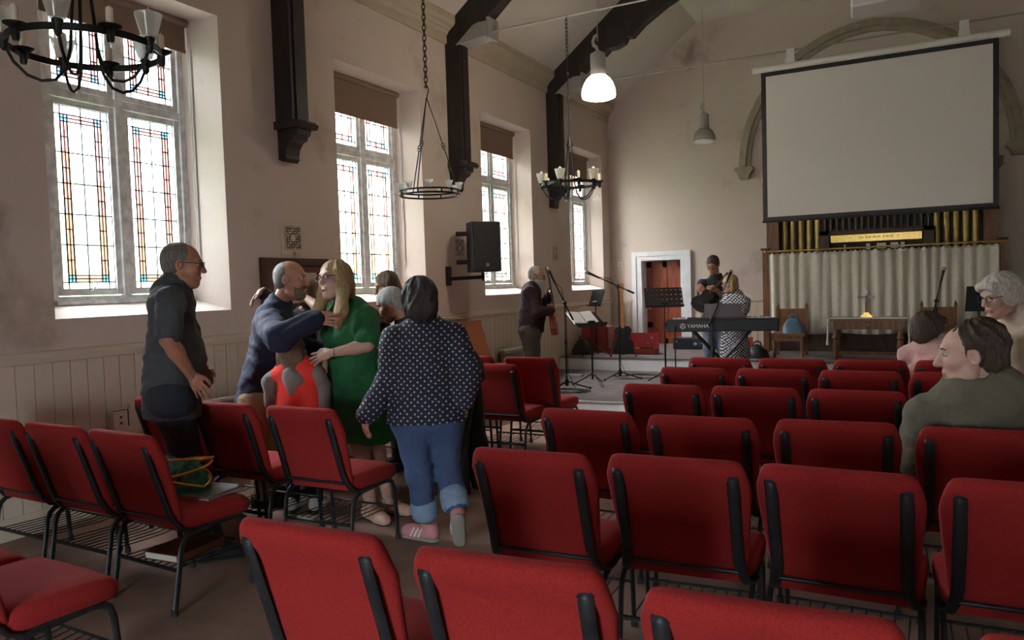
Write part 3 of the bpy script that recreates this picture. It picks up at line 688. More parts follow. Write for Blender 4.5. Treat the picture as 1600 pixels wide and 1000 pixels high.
obj('printed_figures', fg, [mat('photo_dark', (.06, .045, .05), .6), mat('photo_mid', (.35, .24, .17), .6), mat('photo_face', (.42, .2, .12), .6)], t)
obj('hanging_hook', MB().tube([(.012, 0, b+.05+.012*math.sin(u)) if False else (.012, .012*math.cos(u), b+.045+.014*math.sin(u)) for u in [k*math.pi/5 for k in range(10)]], .004, 5, closed=True).tube([(.01, 0, b), (.012, 0, b+.035)], .004, 5), 'brass', t)
# loudspeaker
t = thing('wall_loudspeaker', 'black loudspeaker on a swivel bracket beside the third window', 'speaker', (-4.62, 7.98, 1.95))
Rz = Matrix.Rotation(math.radians(52), 4, 'Z')
sp = MB(); sp.prism([(-.185, -.155), (.185, -.155), (.15, .13), (.09, .17), (-.09, .17), (-.15, .13)], 'z', -.30, .30); sp.xf(Rz); o = obj('cabinet', sp, 'black_plastic', t); bevel(o, .012)
gr = MB().box(-.165, .165, -.165, -.155, -.27, .27).xf(Rz); obj('front_grille', gr, mat('grille_black', (.02, .02, .021), .6, bump=.5, bscale=300), t)
bd = MB().box(-.02, .02, -.168, -.164, -.235, -.195).xf(Rz); obj('badge', bd, 'grey_metal', t)
bk = MB(); bk.box(-.38, -.345, -.24, -.16, -.45, -.22); bk.tube([(-.36, -.20, -.37), (-.02, -.03, -.36), (0, 0, -.36)], .022, 8); bk.tube([(0, 0, -.40), (0, 0, -.28)], .018, 8)
obj('bracket', bk, 'black_iron', t, smooth=60)
for h in (-.17, .17): obj('yoke_knob', MB().tube([(-.30, -.10, h), (-.10, -.02, h)], .028, 10), 'black_plastic', t, smooth=60)
# radiators and trunking box
def radiator(y0, y1, label, zt=.66):
    t = thing('radiator', label, 'radiator', (XL+.10, (y0+y1)/2, 0), group='wall radiators')
    hl = (y1-y0)/2; b = MB(); b.box(-.03, .03, -hl, hl, .12, zt-.02); obj('panel', b, 'grey_metal', t)
    f = MB(); n = int(hl*2/.05)
    for k in range(n): f.box(.03, .038, -hl+(k+.2)*hl*2/n, -hl+(k+.8)*hl*2/n, .16, zt-.06)
    obj('fins', f, 'grey_metal', t)
    obj('top_grille', MB().box(-.045, .042, -hl-.005, hl+.005, zt-.02, zt), 'frame_paint', t)
    q = MB()
    for s_ in (-1, 1): q.tube([(0, s_*(hl-.06), .12), (0, s_*(hl-.06), 0)], .012, 8)
    obj('feed_pipe', q, 'grey_metal', t)
radiator(3.75, 5.3, 'grey panel radiator under the first windows, behind the man in navy')
radiator(8.9, 9.75, 'grey panel radiator on the wall behind the guitarist', .62)
t = thing('trunking_box', 'cream trunking box low on the panelled wall beside the grey-shirted man', 'box', (XL+.014, 3.42, .50))
obj('housing', MB().box(0, .05, -.075, .06, 0, .20), 'wall_paint_panel', t); obj('cover', MB().box(0, .035, .065, .32, .02, .23), 'wall_paint_panel', t)
sw = MB(); sw.box(.05, .054, -.03, -.015, .14, .155); sw.box(.05, .054, -.03, -.015, .10, .115); sw.box(.05, .053, .03, .036, .08, .2); sw.box(.05, .053, -.075, .036, .195, .2); obj('screw_slot_shade', sw, 'black_plastic', t)  # black boxes stand in for the shaded screw slots
t = thing('thermostat', 'small white wall thermostat left of the vestry door', 'thermostat', (-4.80, YF, 1.80))
obj('body', MB().box(-.055, .055, -.025, 0, -.035, .035), 'plastic_white', t); obj('dial', MB().box(-.02, .03, -.028, -.024, -.012, .012), 'grey_metal', t)
# pew along the wall
t = thing('wooden_pew', 'orange-brown varnished pew against the wall behind the polka-dot woman', 'bench', (-4.62, 7.52, 0))
b = MB(); b.hexa([(-.10, -.75, .50), (-.06, -.75, .50), (-.06, .75, .50), (-.10, .75, .50), (-.26, -.75, 1.04), (-.22, -.75, 1.04), (-.22, .75, 1.04), (-.26, .75, 1.04)])
obj('back_panel', b, 'pine_bench', t); obj('top_rail', MB().box(-.275, -.21, -.76, .76, 1.03, 1.055), 'pine_bench', t)
obj('seat', MB().box(-.10, .36, -.76, .76, .48, .52), 'pine_bench', t); obj('apron', MB().box(.30, .33, -.74, .74, .30, .48), 'pine_bench', t)
for s_ in (-1, 1): obj('end_panel', MB().prism([(-.10, 0), (.34, 0), (.34, .48), (-.10, .48)], 'y', s_*.74-.02, s_*.74+.02), 'pine_bench', t)

# ================================================================ SCREEN, PROJECTOR, ORGAN
t = thing('projection_screen', 'white projection screen with black border pulled down from its roller case', 'screen', (-.48, 10.78, 2.24))
obj('screen_fabric', MB().box(-1.29, 1.29, -.004, 0, .045, 1.93), 'screen_cloth', t)
bd = MB()
for (a, b, c, d) in ((-1.35, -1.29, .0, 1.98), (1.29, 1.35, .0, 1.98), (-1.29, 1.29, 0, .05), (-1.29, 1.29, 1.92, 1.98)): bd.box(a, b, -.006, .002, c, d)
obj('black_border', bd, 'black_plastic', t)
obj('bottom_batten', MB().tube([(-1.36, 0, -.01), (1.36, 0, -.01)], .014, 8), 'black_plastic', t, smooth=60)
obj('roller_case', MB().tube([(-1.46, 0, 2.02), (1.46, 0, 2.02)], .045, 12), 'plastic_white', t, smooth=60)
for x in (-.98, 1.0): obj('hanging_clip', MB().box(x-.06, x+.06, -.025, .065, 2.06, 2.12).box(x-.05, x+.05, .03, .065, 2.10, 2.255), 'plastic_white', t)
t = thing('projector', 'white ceiling-mounted projector above the screen', 'projector', (-.2, 6.3, 3.42))
o = obj('casing', MB().prism([(-.21, -.16), (.21, -.16), (.23, .12), (.18, .16), (-.18, .16), (-.23, .12)], 'z', 0, .115), 'plastic_white', t); bevel(o, .015)
pt = MB(); pt.box(-.16, .17, -.164, -.158, .065, .10); obj('port_panel', pt, 'paper', t)
q = MB()
for k in range(9): q.box(-.14+k*.034, -.122+k*.034+.006*(k % 3), -.168, -.163, .072+.008*(k % 2), .088)
obj('sockets', q, 'black_plastic', t)
obj('badge', MB().box(-.02, .03, -.163, -.159, .03, .035), 'grey_metal', t)
obj('mount_pole', MB().tube([(0, 0, .11), (0, 0, ZT-3.42)], .025, 10).box(-.10, .10, -.10, .10, .115, .13), 'plastic_white', t)

t = thing('pipe_organ', 'wooden pipe organ case with gilt pipes behind the screen and curtain', 'organ', (-.53, 12.45, H2))
z0 = H2
def up_(a): return a-z0
for s_, nm in ((-1, 'l'), (1, 'r')): obj('case_post', MB().box(s_*1.44-.09, s_*1.44+.09, -.05, .55, 0, up_(2.95)), 'oak', t)
obj('case_back', MB().box(-1.5, 1.5, .30, .34, 0, up_(2.9)), 'dark_oak', t)
obj('case_cornice', MB().box(-1.58, 1.58, -.10, .58, up_(2.92), up_(3.04)), 'oak', t)
def pipe(x, r, zb, zt, m):
    p = MB().lathe([(r*.35, zb), (r, zb+.14), (r, zt)], (x, .05, 0), 14)
    o = obj('organ_pipe', p, m, t, smooth=50)
    obj('pipe_mouth_shade', MB().box(x-r*.6, x+r*.6, .05-r-.004, .05-r*.8, zb+.19, zb+.24), 'pipe_dark', o)  # darker metal box stands in for the shade inside the mouth
for k in range(5):
    pipe(-1.27+k*.118, .042, up_(1.55), up_(2.85), 'gold_pipe'); pipe(.79+k*.118, .045, up_(1.55), up_(2.85), 'gold_pipe')
for k in range(17):
    x = -.69+k*.086; p = MB().lathe([(.012, up_(2.13)), (.034, up_(2.42)), (.034, up_(2.85))], (x, .03, 0), 10); obj('small_pipe', p, 'pipe_dark', t, smooth=50)
cs = MB()
for (a, b, c, d) in ((-.75, .75, 2.08, 2.14), (-.75, -.62, 1.5, 2.14), (.62, .75, 1.5, 2.14), (-.75, .75, 1.45, 1.60)): cs.box(a, b, -.12, .25, up_(c), up_(d))
obj('console_frame', cs, 'dark_oak', t)
obj('brass_plate', MB().box(-.60, .60, -.10, -.085, up_(1.965), up_(2.07)), 'brass', t)
sc = MB()
for x in (-.33, .30): sc.lathe([(.008, -.105), (.008, -.098)], (x, 0, up_(2.03)), 8, axis='y')
obj('plate_screw', sc, 'black_plastic', t)
ins = MB()
for k in range(24):
    x = -.22+k*.019
    if k in (4, 9, 16, 18): continue
    ins.box(x, x+.011, -.1012, -.10, up_(2.012), up_(2.012+.012+.008*((k*7) % 3)))
obj('inscription', ins, 'dark_oak', t)
for x, w_ in ((-.42, .02), (-.12, .05), (.02, .12), (.20, .10), (.33, .05)): obj('stop_knob', MB().box(x, x+w_, -.10, 0, up_(1.85), up_(1.93)), 'paper', t)
obj('lower_panelling', MB().box(-1.5, 1.5, -.06, .2, 0, up_(.64)).box(-1.42, -.55, -.075, -.06, .06, up_(.58)).box(-.45, .45, -.075, -.06, .06, up_(.58)).box(.55, 1.42, -.075, -.06, .06, up_(.58)), 'dark_oak', t)
# curtain on a brass rod between two posts
t = thing('curtain', 'long cream gathered curtain hung on a brass rod before the organ', 'curtain', (-.51, 12.12, .62))
cm = MB(); nx, nz = 260, 10; vs = []; fs = []
for j in range(nz+1):
    v = j/nz
    for i in range(nx+1):
        u = i/nx; x = -1.49+2.98*u; ph = u*2*math.pi*21+.9*math.sin(u*17)+.5*math.sin(u*41+1)
        am = .030*(.55+.45*math.sin(u*9+2))*(1-.25*v)+.008
        yy = am*math.sin(ph)+.012*math.sin(ph*.5+v*2)
        zz = (1.21+.012*math.sin(ph*2) if j == nz else 1.21*v+.01*math.sin(u*23)*(1-v))
        if j == nz-1: zz = 1.165
        vs.append((x+.006*math.cos(ph), yy, zz))
for j in range(nz):
    for i in range(nx): fs.append((j*(nx+1)+i, j*(nx+1)+i+1, (j+1)*(nx+1)+i+1, (j+1)*(nx+1)+i))
o = obj('gathered_cloth', cm.add(vs, fs), 'curtain_cloth', t, smooth=80)
sd = o.modifiers.new('thick', 'SOLIDIFY'); sd.thickness = .003
obj('curtain_rod', MB().tube([(-1.55, .0, 1.245), (1.55, .0, 1.255)], .012, 8), 'brass', t, smooth=60)
for s_ in (-1, 1): obj('rod_finial', MB().lathe([(.012, 0), (.026, .012), (.026, .03), (.01, .045)], (s_*1.55, 0, 1.25), 10, axis='x'), 'brass', t, smooth=60)
rg = MB()
for k in range(22): rg.tube([(-1.45+k*.138, .016*math.cos(u), 1.25+.018*math.sin(u)) for u in [q*math.pi/4 for q in range(8)]], .003, 4, closed=True)
obj('curtain_rings', rg, 'brass', t)
for s_ in (-1, 1):
    p = obj('rod_post', MB().box(s_*1.53-.04, s_*1.53+.04, .01, .09, H2-.62, 1.27), 'oak', t); obj('post_cap', MB().box(s_*1.53-.06, s_*1.53+.06, -.02, .11, 1.27, 1.30), 'dark_oak', p)
# communion table, runner and cross
t = thing('communion_table', 'dark wooden communion table with turned legs before the curtain', 'table', (-.58, 11.35, H2))
obj('table_top', MB().box(-.46, .46, -.27, .27, .535, .565), 'oak', t); obj('apron', MB().box(-.42, .42, -.24, .24, .42, .535), 'oak', t)
for sx in (-1, 1):
    for sy in (-1, 1):
        obj('leg', MB().lathe([(.03, 0), (.035, .04), (.025, .07), (.04, .14), (.045, .22), (.03, .28), (.05, .30), (.05, .32), (.032, .34), (.04, .42)], (sx*.39, sy*.2, 0), 14), 'oak', t, smooth=50)
obj('stretcher', MB().box(-.39, .39, -.02, .02, .06, .10), 'oak', t)
obj('drawer_pull', MB().tube([(.0, -.245, .49), (.02, -.26, .485), (.03, -.26, .47), (.02, -.25, .46)], .006, 6), 'steel', t, smooth=60)
t = thing('table_runner', 'narrow white runner with tasselled ends over the communion table', 'cloth', (-.58, 11.35, H2+.566))
rn = MB(); rn.box(-.475, .475, -.275, -.10, 0, .008); obj('cloth', rn, 'cloth_white', t)
for s_ in (-1, 1):
    h = MB().tube([(s_*.47, -.19, .004), (s_*.49, -.19, -.03), (s_*.487, -.19, -.15), (s_*.494, -.20, -.27)], .012, 8); obj('hanging_end', h, 'cloth_white', t, smooth=60)
    obj('tassel', MB().lathe([(.008, -.27), (.016, -.30), (.022, -.36), (.004, -.362)], (s_*.494, -.2, 0), 10), 'candle_wax', t, smooth=50)
t = thing('altar_cross', 'small wooden cross on a stepped brass foot on the communion table', 'cross', (-.60, 11.35, H2+.572))
obj('upright', MB().box(-.017, .017, -.012, .012, .05, .37), 'oak', t); obj('crossbar', MB().box(-.105, .105, -.012, .012, .255, .288), 'oak', t)
obj('foot', MB().box(-.07, .07, -.05, .05, 0, .022).box(-.055, .055, -.04, .04, .022, .042).box(-.035, .035, -.028, .028, .042, .065), 'brass', t)
# carved wooden chairs
def wooden_chair(x, y, rot, label):
    t = thing('carved_chair', label, 'chair', (x, y, H2), math.radians(rot), 'carved wooden chairs by the table')
    obj('seat', MB().box(-.22, .22, -.22, .22, .30, .345), 'oak', t); obj('apron', MB().box(-.20, .20, -.2, .2, .23, .30), 'oak', t)
    for sx in (-1, 1):
        obj('leg', MB().lathe([(.02, 0), (.028, .05), (.02, .08), (.03, .2), (.028, .24)], (sx*.19, -.19, 0), 10), 'oak', t, smooth=50)
        obj('back_post', MB().box(sx*.20-.02, sx*.20+.02, .19, .23, 0, .70).lathe([(.016, .70), (.024, .72), (.012, .75), (.003, .77)], (sx*.20, .21, 0), 8), 'oak', t)
    obj('back_panel', MB().box(-.19, .19, .20, .222, .35, .68).box(-.16, -.02, .192, .20, .40, .62).box(.02, .16, .192, .20, .40, .62), 'oak', t)
wooden_chair(-1.62, 11.6, 0, 'carved wooden chair with a blue bag on its seat')
wooden_chair(.26, 11.6, 0, 'carved wooden chair behind the dark-haired woman in pink')
mat('blue_bag_cloth', (.09, .17, .25), .5, var=.2, vscale=12)
def soft_bag(name, label, cat, loc, r, m, n=3, handle=None, seed=1):
    t = thing(name, label, cat, loc); vs = []; fs = []
    for i in range(8):
        v = i/7
        for k in range(18):
            a = k*math.pi/9; q = (1-.35*v-.4*v**5)*(1+.07*math.sin(n*a+seed+v*3)+.05*math.sin((n+3)*a-v*4))
            ca, sa = math.cos(a), math.sin(a); e = .6
            vs.append((r[0]*q*math.copysign(abs(ca)**e, ca), r[1]*q*math.copysign(abs(sa)**e, sa), r[2]*v*(1+.10*math.sin(2*a+seed))))
    for i in range(7):
        for k in range(18): fs.append((i*18+k, i*18+(k+1) % 18, (i+1)*18+(k+1) % 18, (i+1)*18+k))
    fs += [tuple(range(18))[::-1], tuple(range(126, 144))]
    obj('bag_body', MB().add(vs, fs), m, t, smooth=70)
    hp = MB().tube([(-r[0]*.35, 0, r[2]*.9), (-r[0]*.3, 0, r[2]*1.2), (0, 0, r[2]*1.32), (r[0]*.3, 0, r[2]*1.2), (r[0]*.35, 0, r[2]*.9)], .012, 6); obj('handle', hp, m, t, smooth=70)
    return t
soft_bag('handbag', 'blue cloth bag on the carved wooden chair', 'bag', (-1.57, 11.57, H2+.345), (.15, .12, .20), 'blue_bag_cloth')
soft_bag('holdall', 'black holdall on the upper platform beside the left wall', 'bag', (-4.76, 11.36, H2), (.17, .14, .23), 'black_plastic', seed=2)
soft_bag('rucksack', 'black rucksack on the platform behind the keyboard', 'bag', (-2.03, 11.3, H2), (.17, .14, .18), 'black_plastic', seed=4)
mat('bright_red', (.50, .04, .02), .5)
t = thing('tote_bag', 'bright red and orange tote bag behind the keyboard', 'bag', (-2.30, 11.62, H2))
obj('bag_body', MB().hexa([(-.13, -.07, 0), (.13, -.07, 0), (.13, .07, 0), (-.13, .07, 0), (-.15, -.03, .27), (.15, -.03, .27), (.15, .03, .27), (-.15, .03, .27)]), 'bright_red', t)
obj('printed_patch', MB().box(.02, .12, -.072, -.066, .05, .16), 'orange_trim', t); obj('handle', MB().tube([(-.07, 0, .26), (-.05, 0, .36), (.05, 0, .36), (.07, 0, .26)], .01, 6), 'plastic_white', t)
obj('paper_bundle', MB().box(-.12, .0, -.02, .02, .26, .31).box(-.02, .11, -.025, .025, .25, .33), 'paper', t)

# ================================================================ BAND GEAR
def mic_stand(loc, top, tip, label, mic=True, base_r=.30, rot=0.3, tail=.38):
    """straight stand with tripod foot; boom from its top to tip (world points)"""
    loc = np.array(loc, float); t = thing('microphone_stand', label, 'microphone stand', loc, group='microphone stands')
    top = np.array(top)-loc; tip = np.array(tip)-loc
    obj('pole', MB().tube([(0, 0, .06), (0, 0, top[2]*.55)], .012, 8).tube([(0, 0, top[2]*.5), (0, 0, top[2])], .008, 8), 'black_iron', t, smooth=60)
    obj('clutch', MB().lathe([(.012, 0), (.02, .01), (.02, .07), (.012, .08)], (0, 0, top[2]*.52), 10), 'black_plastic', t, smooth=60)
    for k in range(3):
        a = rot+k*2*math.pi/3; obj('leg', MB().tube([(0, 0, .10), (base_r*math.cos(a), base_r*math.sin(a), .012)], .009, 6).lathe([(.014, 0), (.014, .03)], (base_r*math.cos(a), base_r*math.sin(a), 0), 8), 'black_iron', t, smooth=60)
    obj('hub', MB().lathe([(.014, .04), (.026, .06), (.026, .12), (.014, .14)], (0, 0, 0), 10), 'black_plastic', t, smooth=60)
    d = tip-top; L = np.linalg.norm(d); d = d/L; back = top-d*min(tail, L*.8)
    obj('boom', MB().tube([back, tip], .0085, 8).tube([back-d*.0, back+d*.10], .014, 8), 'black_iron', t, smooth=60)
    obj('boom_clamp', MB().ell(top, (.028, .028, .028), 10, 6), 'black_plastic', t, smooth=60)
    if mic:
        m_ = obj('microphone', MB().tube([tip-d*.03, tip+d*.13, tip+d*.15], [.013, .018, .022], 10), 'black_plastic', t, smooth=60)
        obj('mic_head', MB().ell(tip+d*.175, (.027, .027, .03), 12, 8), 'grey_metal', m_, smooth=60)
    cb_ = [top+np.array([.02, .0, 0]), top*.7+tip*.3+np.array([.03, 0, .03]), tip]
    obj('cable', MB().tube([tip, tip*.5+top*.5+np.array([.03, 0, .05]), top+np.array([.02, 0, -.1]), np.array([.015, .01, .7]), np.array([.02, .01, .2]), np.array([.1, .05, .01])], .004, 5), 'rubber', t, smooth=60)
    return t
p = onz(886, 608, H1); d1 = 9.75
mic_stand(p, (p[0], p[1], at(886, 473, np.dot(p-EYE, -RW[:, 2]))[2]), at(866, 440, 9.78), 'black microphone stand with its boom slanting up to the guitarist')
p = onz(969, 592, H1); dd_ = float(np.dot(p-EYE, -RW[:, 2]))
mic_stand(p, (p[0], p[1], at(963, 447, dd_)[2]), at(934, 433, dd_-.1), 'tall black microphone stand with level boom by the violin case', rot=.1)
p = ony(1114, 560, 9.08); p[2] = H1
mic_stand(p, (p[0], p[1], 1.02), at(1137, 437, 9.55), 'black microphone stand with its boom rising to the blonde singer', rot=.9, base_r=.22, tail=.13)
p = ony(1463, 520, 11.12); p[2] = H2; dd_ = float(np.dot(p-EYE, -RW[:, 2]))
mic_stand(p, (p[0], p[1], at(1463, 470, dd_)[2]), at(1470, 440, dd_), 'short microphone stand in front of the curtain', rot=.5)
def music_stand(loc, zt, tilt, rot, label, holes=True, w_=.50, h_=.32, pitch=0):
    t = thing('music_stand', label, 'music stand', loc, rot, 'music stands')
    g = MB(); nx, nz = 41, 21; ct, st_ = math.cos(tilt), math.sin(tilt)
    def pt(u, v, e): return (u, v*st_+e*ct, zt+v*ct-e*st_)
    def cell(i0, i1, j0, j1):
        a, b = -w_/2+w_*i0/nx, -w_/2+w_*i1/nx; c, d = h_*j0/nz, h_*j1/nz
        g.hexa([pt(a, c, 0), pt(b, c, 0), pt(b, d, 0), pt(a, d, 0), pt(a, c, -.004), pt(b, c, -.004), pt(b, d, -.004), pt(a, d, -.004)])
    if holes:
        for j in range(nz):
            if j % 5 in (3,) and 2 < j < 19:
                i = 0
                while i < nx:
                    if i % 5 == 3 and 2 < i < nx-2: i += 2; continue
                    k = i
                    while k < nx and not (k % 5 == 3 and 2 < k < nx-2): k += 1
                    cell(i, k, j, j+1); i = k
            else: cell(0, nx, j, j+1)
    else: cell(0, nx, 0, nz)
    obj('desk', g, 'black_plastic', t)
    lip = MB(); a = [pt(-w_/2, 0, 0), pt(w_/2, 0, 0), pt(w_/2, 0, -.06), pt(-w_/2, 0, -.06)]
    lip.hexa(a+[pt(-w_/2, .006, 0), pt(w_/2, .006, 0), pt(w_/2, .006, -.06), pt(-w_/2, .006, -.06)]); obj('desk_lip', lip, 'black_plastic', t)
    obj('pole', MB().tube([(0, .02, .08), (0, .02, zt*.55)], .013, 8).tube([(0, .02, zt*.5), (0, .02, zt+.08)], .009, 8), 'black_iron', t, smooth=60)
    obj('tilt_joint', MB().tube([(-.05, .02, zt+.06), (.05, .02, zt+.06)], .02, 8), 'black_plastic', t, smooth=60)
    for k in range(3):
        a = .4+k*2*math.pi/3; obj('leg', MB().tube([(0, .02, .16), (.27*math.cos(a), .02+.27*math.sin(a), .01)], .009, 6), 'black_iron', t, smooth=60)
    return t
q = onz(1041, 598, H1)
music_stand(q, at(1041, 480, float(np.dot(q-EYE, -RW[:, 2])))[2]-H1, .55, math.radians(25), 'black perforated music stand in front of the vestry door', h_=.30)
q = onz(928, 606, H1)+.22*unit(onz(928, 606, H1)*np.array([1, 1, 0])); zt_ = at(930, 510, float(np.dot(q-EYE, -RW[:, 2])))[2]-H1
ms = music_stand(q, zt_, .95, math.radians(60), 'music stand holding an open white book, beside the guitarist', False, .46, .30)
t = thing('songbook', 'open white-paged songbook on a music stand', 'book', (q[0]-.05, q[1]-.02, H1+zt_+.03), math.radians(60))
b = MB(); b.hexa([(-.20, .03, .01), (-.01, .03, .0), (-.01, .22, .14), (-.20, .22, .15), (-.20, .015, .035), (-.01, .015, .02), (-.01, .205, .16), (-.20, .205, .175)]); b.hexa([(.01, .03, .0), (.19, .03, .01), (.19, .22, .15), (.01, .22, .14), (.01, .015, .02), (.19, .015, .03), (.19, .205, .17), (.01, .205, .16)])
obj('page_block', b, 'paper', t); obj('cover', MB().hexa([(-.21, .035, .0), (.20, .035, .0), (.20, .23, .14), (-.21, .23, .14), (-.21, .03, .008), (.20, .03, .008), (.20, .225, .148), (-.21, .225, .148)]), 'black_plastic', t)
q = np.array([-4.42, 11.06, H2])
music_stand(q, .78, .35, math.radians(-35), 'grey-desked music stand near the corner window', False, .34, .26)
# digital piano on an X stand
pa, pb = onz(1041, 500, 1.0), onz(1217, 497, 1.0)
pc = (pa+pb)/2; ang = math.atan2(pb[1]-pa[1], pb[0]-pa[0]); hl = float(np.linalg.norm(pb-pa))/2
t = thing('digital_piano', 'long black digital piano on a folding X stand', 'keyboard', (pc[0], pc[1], H1), ang)
zk = .72
o = obj('casing', MB().prism([(-.0, zk), (.33, zk), (.33, zk+.14), (.20, zk+.15), (0, zk+.145)], 'x', -hl, hl), 'black_plastic', t); bevel(o, .012)
obj('control_panel', MB().box(-hl*.62, hl*.45, .02, .16, zk+.146, zk+.165), 'black_plastic', t)
obj('white_keys', MB().box(-hl+.07, hl-.07, .19, .33, zk+.145, zk+.158), 'plastic_white', t)
bk = MB()
for k in range(50):
    if k % 7 in (2, 6): continue
    x = -hl+.09+k*(2*hl-.18)/50; bk.box(x, x+.012, .19, .28, zk+.158, zk+.168)
obj('black_keys', bk, 'black_plastic', t)
cu = bpy.data.curves.new('brand_lettering', 'FONT'); cu.body = 'YAMAHA'; cu.size = .062; cu.extrude = .0008
tx = bpy.data.objects.new('brand_lettering', cu); COL.objects.link(tx)
me = bpy.data.meshes.new_from_object(tx); bpy.data.objects.remove(tx); me.materials.append(MATS['plastic_white'])
o = obj('brand_lettering', me, None, t); o.rotation_euler = (math.pi/2, 0, 0); o.location = (-hl*.62, -.003, zk+.05)
lg = MB().tube([(-hl*.70+.03*math.cos(a), -.003, zk+.07+.03*math.sin(a)) for a in [k*math.pi/8 for k in range(16)]], .003, 4, closed=True)
for k in range(3):
    a = k*2*math.pi/3+math.pi/2; lg.tube([(-hl*.70, -.003, zk+.07), (-hl*.70+.028*math.cos(a), -.003, zk+.07+.028*math.sin(a))], .003, 4)
obj('emblem', lg, 'plastic_white', t)
for s_ in (-1, 1):
    obj('stand_leg', MB().tube([(s_*.34, .10, zk), (-s_*.30, .10, .02)], .016, 6).tube([(s_*.34, .28, zk), (-s_*.30, .28, .02)], .016, 6).tube([(-s_*.30, .02, .02), (-s_*.30, .36, .02)], .016, 6), 'black_iron', t, smooth=60)
obj('music_rest', MB().box(-.20, .24, .17, .18, zk+.15, zk+.33), mat('smoked_rest', (.10, .06, .06), .3), t)
t = thing('gig_pole', 'thin upright black pole standing before the digital piano', 'pole', tuple(pc+(-2.60-pc[0])/math.cos(ang)*np.array([math.cos(ang), math.sin(ang), 0])+np.array([math.sin(ang), -math.cos(ang), 0])*.105+np.array([0, 0, H1-pc[2]])))
obj('shaft', MB().tube([(0, 0, .03), (0, 0, .80)], .009, 6), 'black_iron', t); obj('foot', MB().lathe([(.09, 0), (.09, .012), (.012, .03)], n=14), 'black_iron', t)
# violin in an open case
q = onz(975, 554, H2)
t = thing('violin_case', 'open red-lined violin case at the edge of the upper platform', 'case', (q[0]+.10, q[1]+.17, H2), math.radians(4))
mat('case_velvet', (.30, .012, .016), .8, sheen=.4); mat('case_red_shell', (.33, .035, .03), .5)
tr = MB(); tr.box(-.38, .38, -.13, .13, 0, .012)
for (a, b, c, d) in ((-.38, .38, -.13, -.118), (-.38, .38, .118, .13), (-.38, -.368, -.13, .13), (.368, .38, -.13, .13)): tr.box(a, b, c, d, 0, .09)
obj('tray', tr, 'case_red_shell', t); obj('lining', MB().box(-.365, .365, -.117, .117, .012, .055), 'case_velvet', t)
ld = MB(); ld.hexa([(-.38, .12, .09), (.38, .12, .09), (.38, .14, .09), (-.38, .14, .09), (-.37, .20, .32), (.37, .20, .32), (.37, .24, .31), (-.37, .24, .31)])
lo = obj('lid', ld, 'case_velvet', t)
obj('lid_clip', MB().ell((.26, .15, .24), (.02, .012, .02), 8, 6).ell((.20, .14, .15), (.02, .012, .02), 8, 6), 'steel', lo)
obj('latch_handle', MB().tube([(-.06, -.13, .05), (-.05, -.155, .05), (.05, -.155, .05), (.06, -.13, .05)], .008, 6), 'black_plastic', t)
mat('violin_varnish', (.50, .18, .03), .25, coat=.6)
t2 = thing('violin', 'varnished orange violin lying in the open red case', 'violin', (q[0]+.05, q[1]+.17, H2+.055), math.radians(4))
bp = [(-.18, 0), (-.17, .06), (-.12, .085), (-.06, .065), (-.03, .05), (.02, .06), (.07, .075), (.12, .065), (.15, .035), (.155, 0)]
obj('body', MB().prism(bp+[(x, -y_) for x, y_ in bp[::-1][1:-1]], 'z', 0, .045), 'violin_varnish', t2)
obj('neck', MB().box(.14, .31, -.012, .012, .03, .052).ell((.33, 0, .04), (.03, .016, .018), 8, 6), 'black_plastic', t2); obj('bridge', MB().box(-.035, -.03, -.022, .022, .045, .07), 'pine_bench', t2)
# guitar leaning on a stand by the corner, amp, speaker cabinet, cables, pedals
t = thing('electric_guitar', 'guitar with pale neck leaning upright behind the tall microphone stand', 'guitar', (-4.0, 11.15, H2), math.radians(20))
obj('body', MB().prism([(-.15, .05), (-.17, .13), (-.15, .22), (-.10, .27), (-.11, .33), (-.14, .40), (-.10, .46), (0, .47), (.10, .46), (.14, .40), (.11, .33), (.10, .27), (.15, .22), (.17, .13), (.15, .05), (0, .02)], 'y', 0, .05), 'black_plastic', t)
obj('neck', MB().hexa([(-.025, -.01, .44), (.025, -.01, .44), (.025, .015, .44), (-.025, .015, .44), (-.02, .08, .98), (.02, .08, .98), (.02, .10, .98), (-.02, .10, .98)]), 'pine_bench', t)
obj('headstock', MB().hexa([(-.03, .08, .98), (.03, .08, .98), (.03, .10, .98), (-.03, .10, .98), (-.035, .11, 1.12), (.03, .11, 1.12), (.03, .125, 1.12), (-.035, .125, 1.12)]), 'pine_bench', t)
obj('stand_yoke', MB().tube([(-.2, -.10, 0), (0, .06, .5), (.2, -.10, 0)], .01, 6).tube([(0, .06, .5), (0, .25, 0)], .01, 6), 'black_iron', t)
t = thing('speaker_cabinet', 'red-brown cabinet draped with red cloth beside the black holdall', 'cabinet', (-4.66, 11.85, H2))
obj('body', MB().box(-.22, .22, -.17, .17, 0, .42), 'door_wood', t)
vs = []; fs = []
for i in range(13):
    for j in range(9):
        u, v = i/12, j/8; vs.append((-.23+.40*u, -.19+.36*v, .43+.03*math.sin(u*9+v*4)+.05*math.exp(-((u-.6)**2+(v-.4)**2)*9)))
for i in range(12):
    for j in range(8): fs.append((i*9+j, (i+1)*9+j, (i+1)*9+j+1, i*9+j+1))
o = obj('draped_cloth', MB().add(vs, fs), 'case_red_shell', t, smooth=80); sd = o.modifiers.new('thick', 'SOLIDIFY'); sd.thickness = .012
obj('hanging_fold', MB().prism([(-.235, .44), (.17, .45), (.16, .22), (.05, .16), (-.08, .24), (-.235, .18)], 'y', -.20, -.185), 'case_red_shell', t)
q = onz(1083, 546, H2)
t = thing('keyboard_case', 'long black flight case with silver corners on the platform by the door', 'case', (q[0], q[1]+.12, H2))
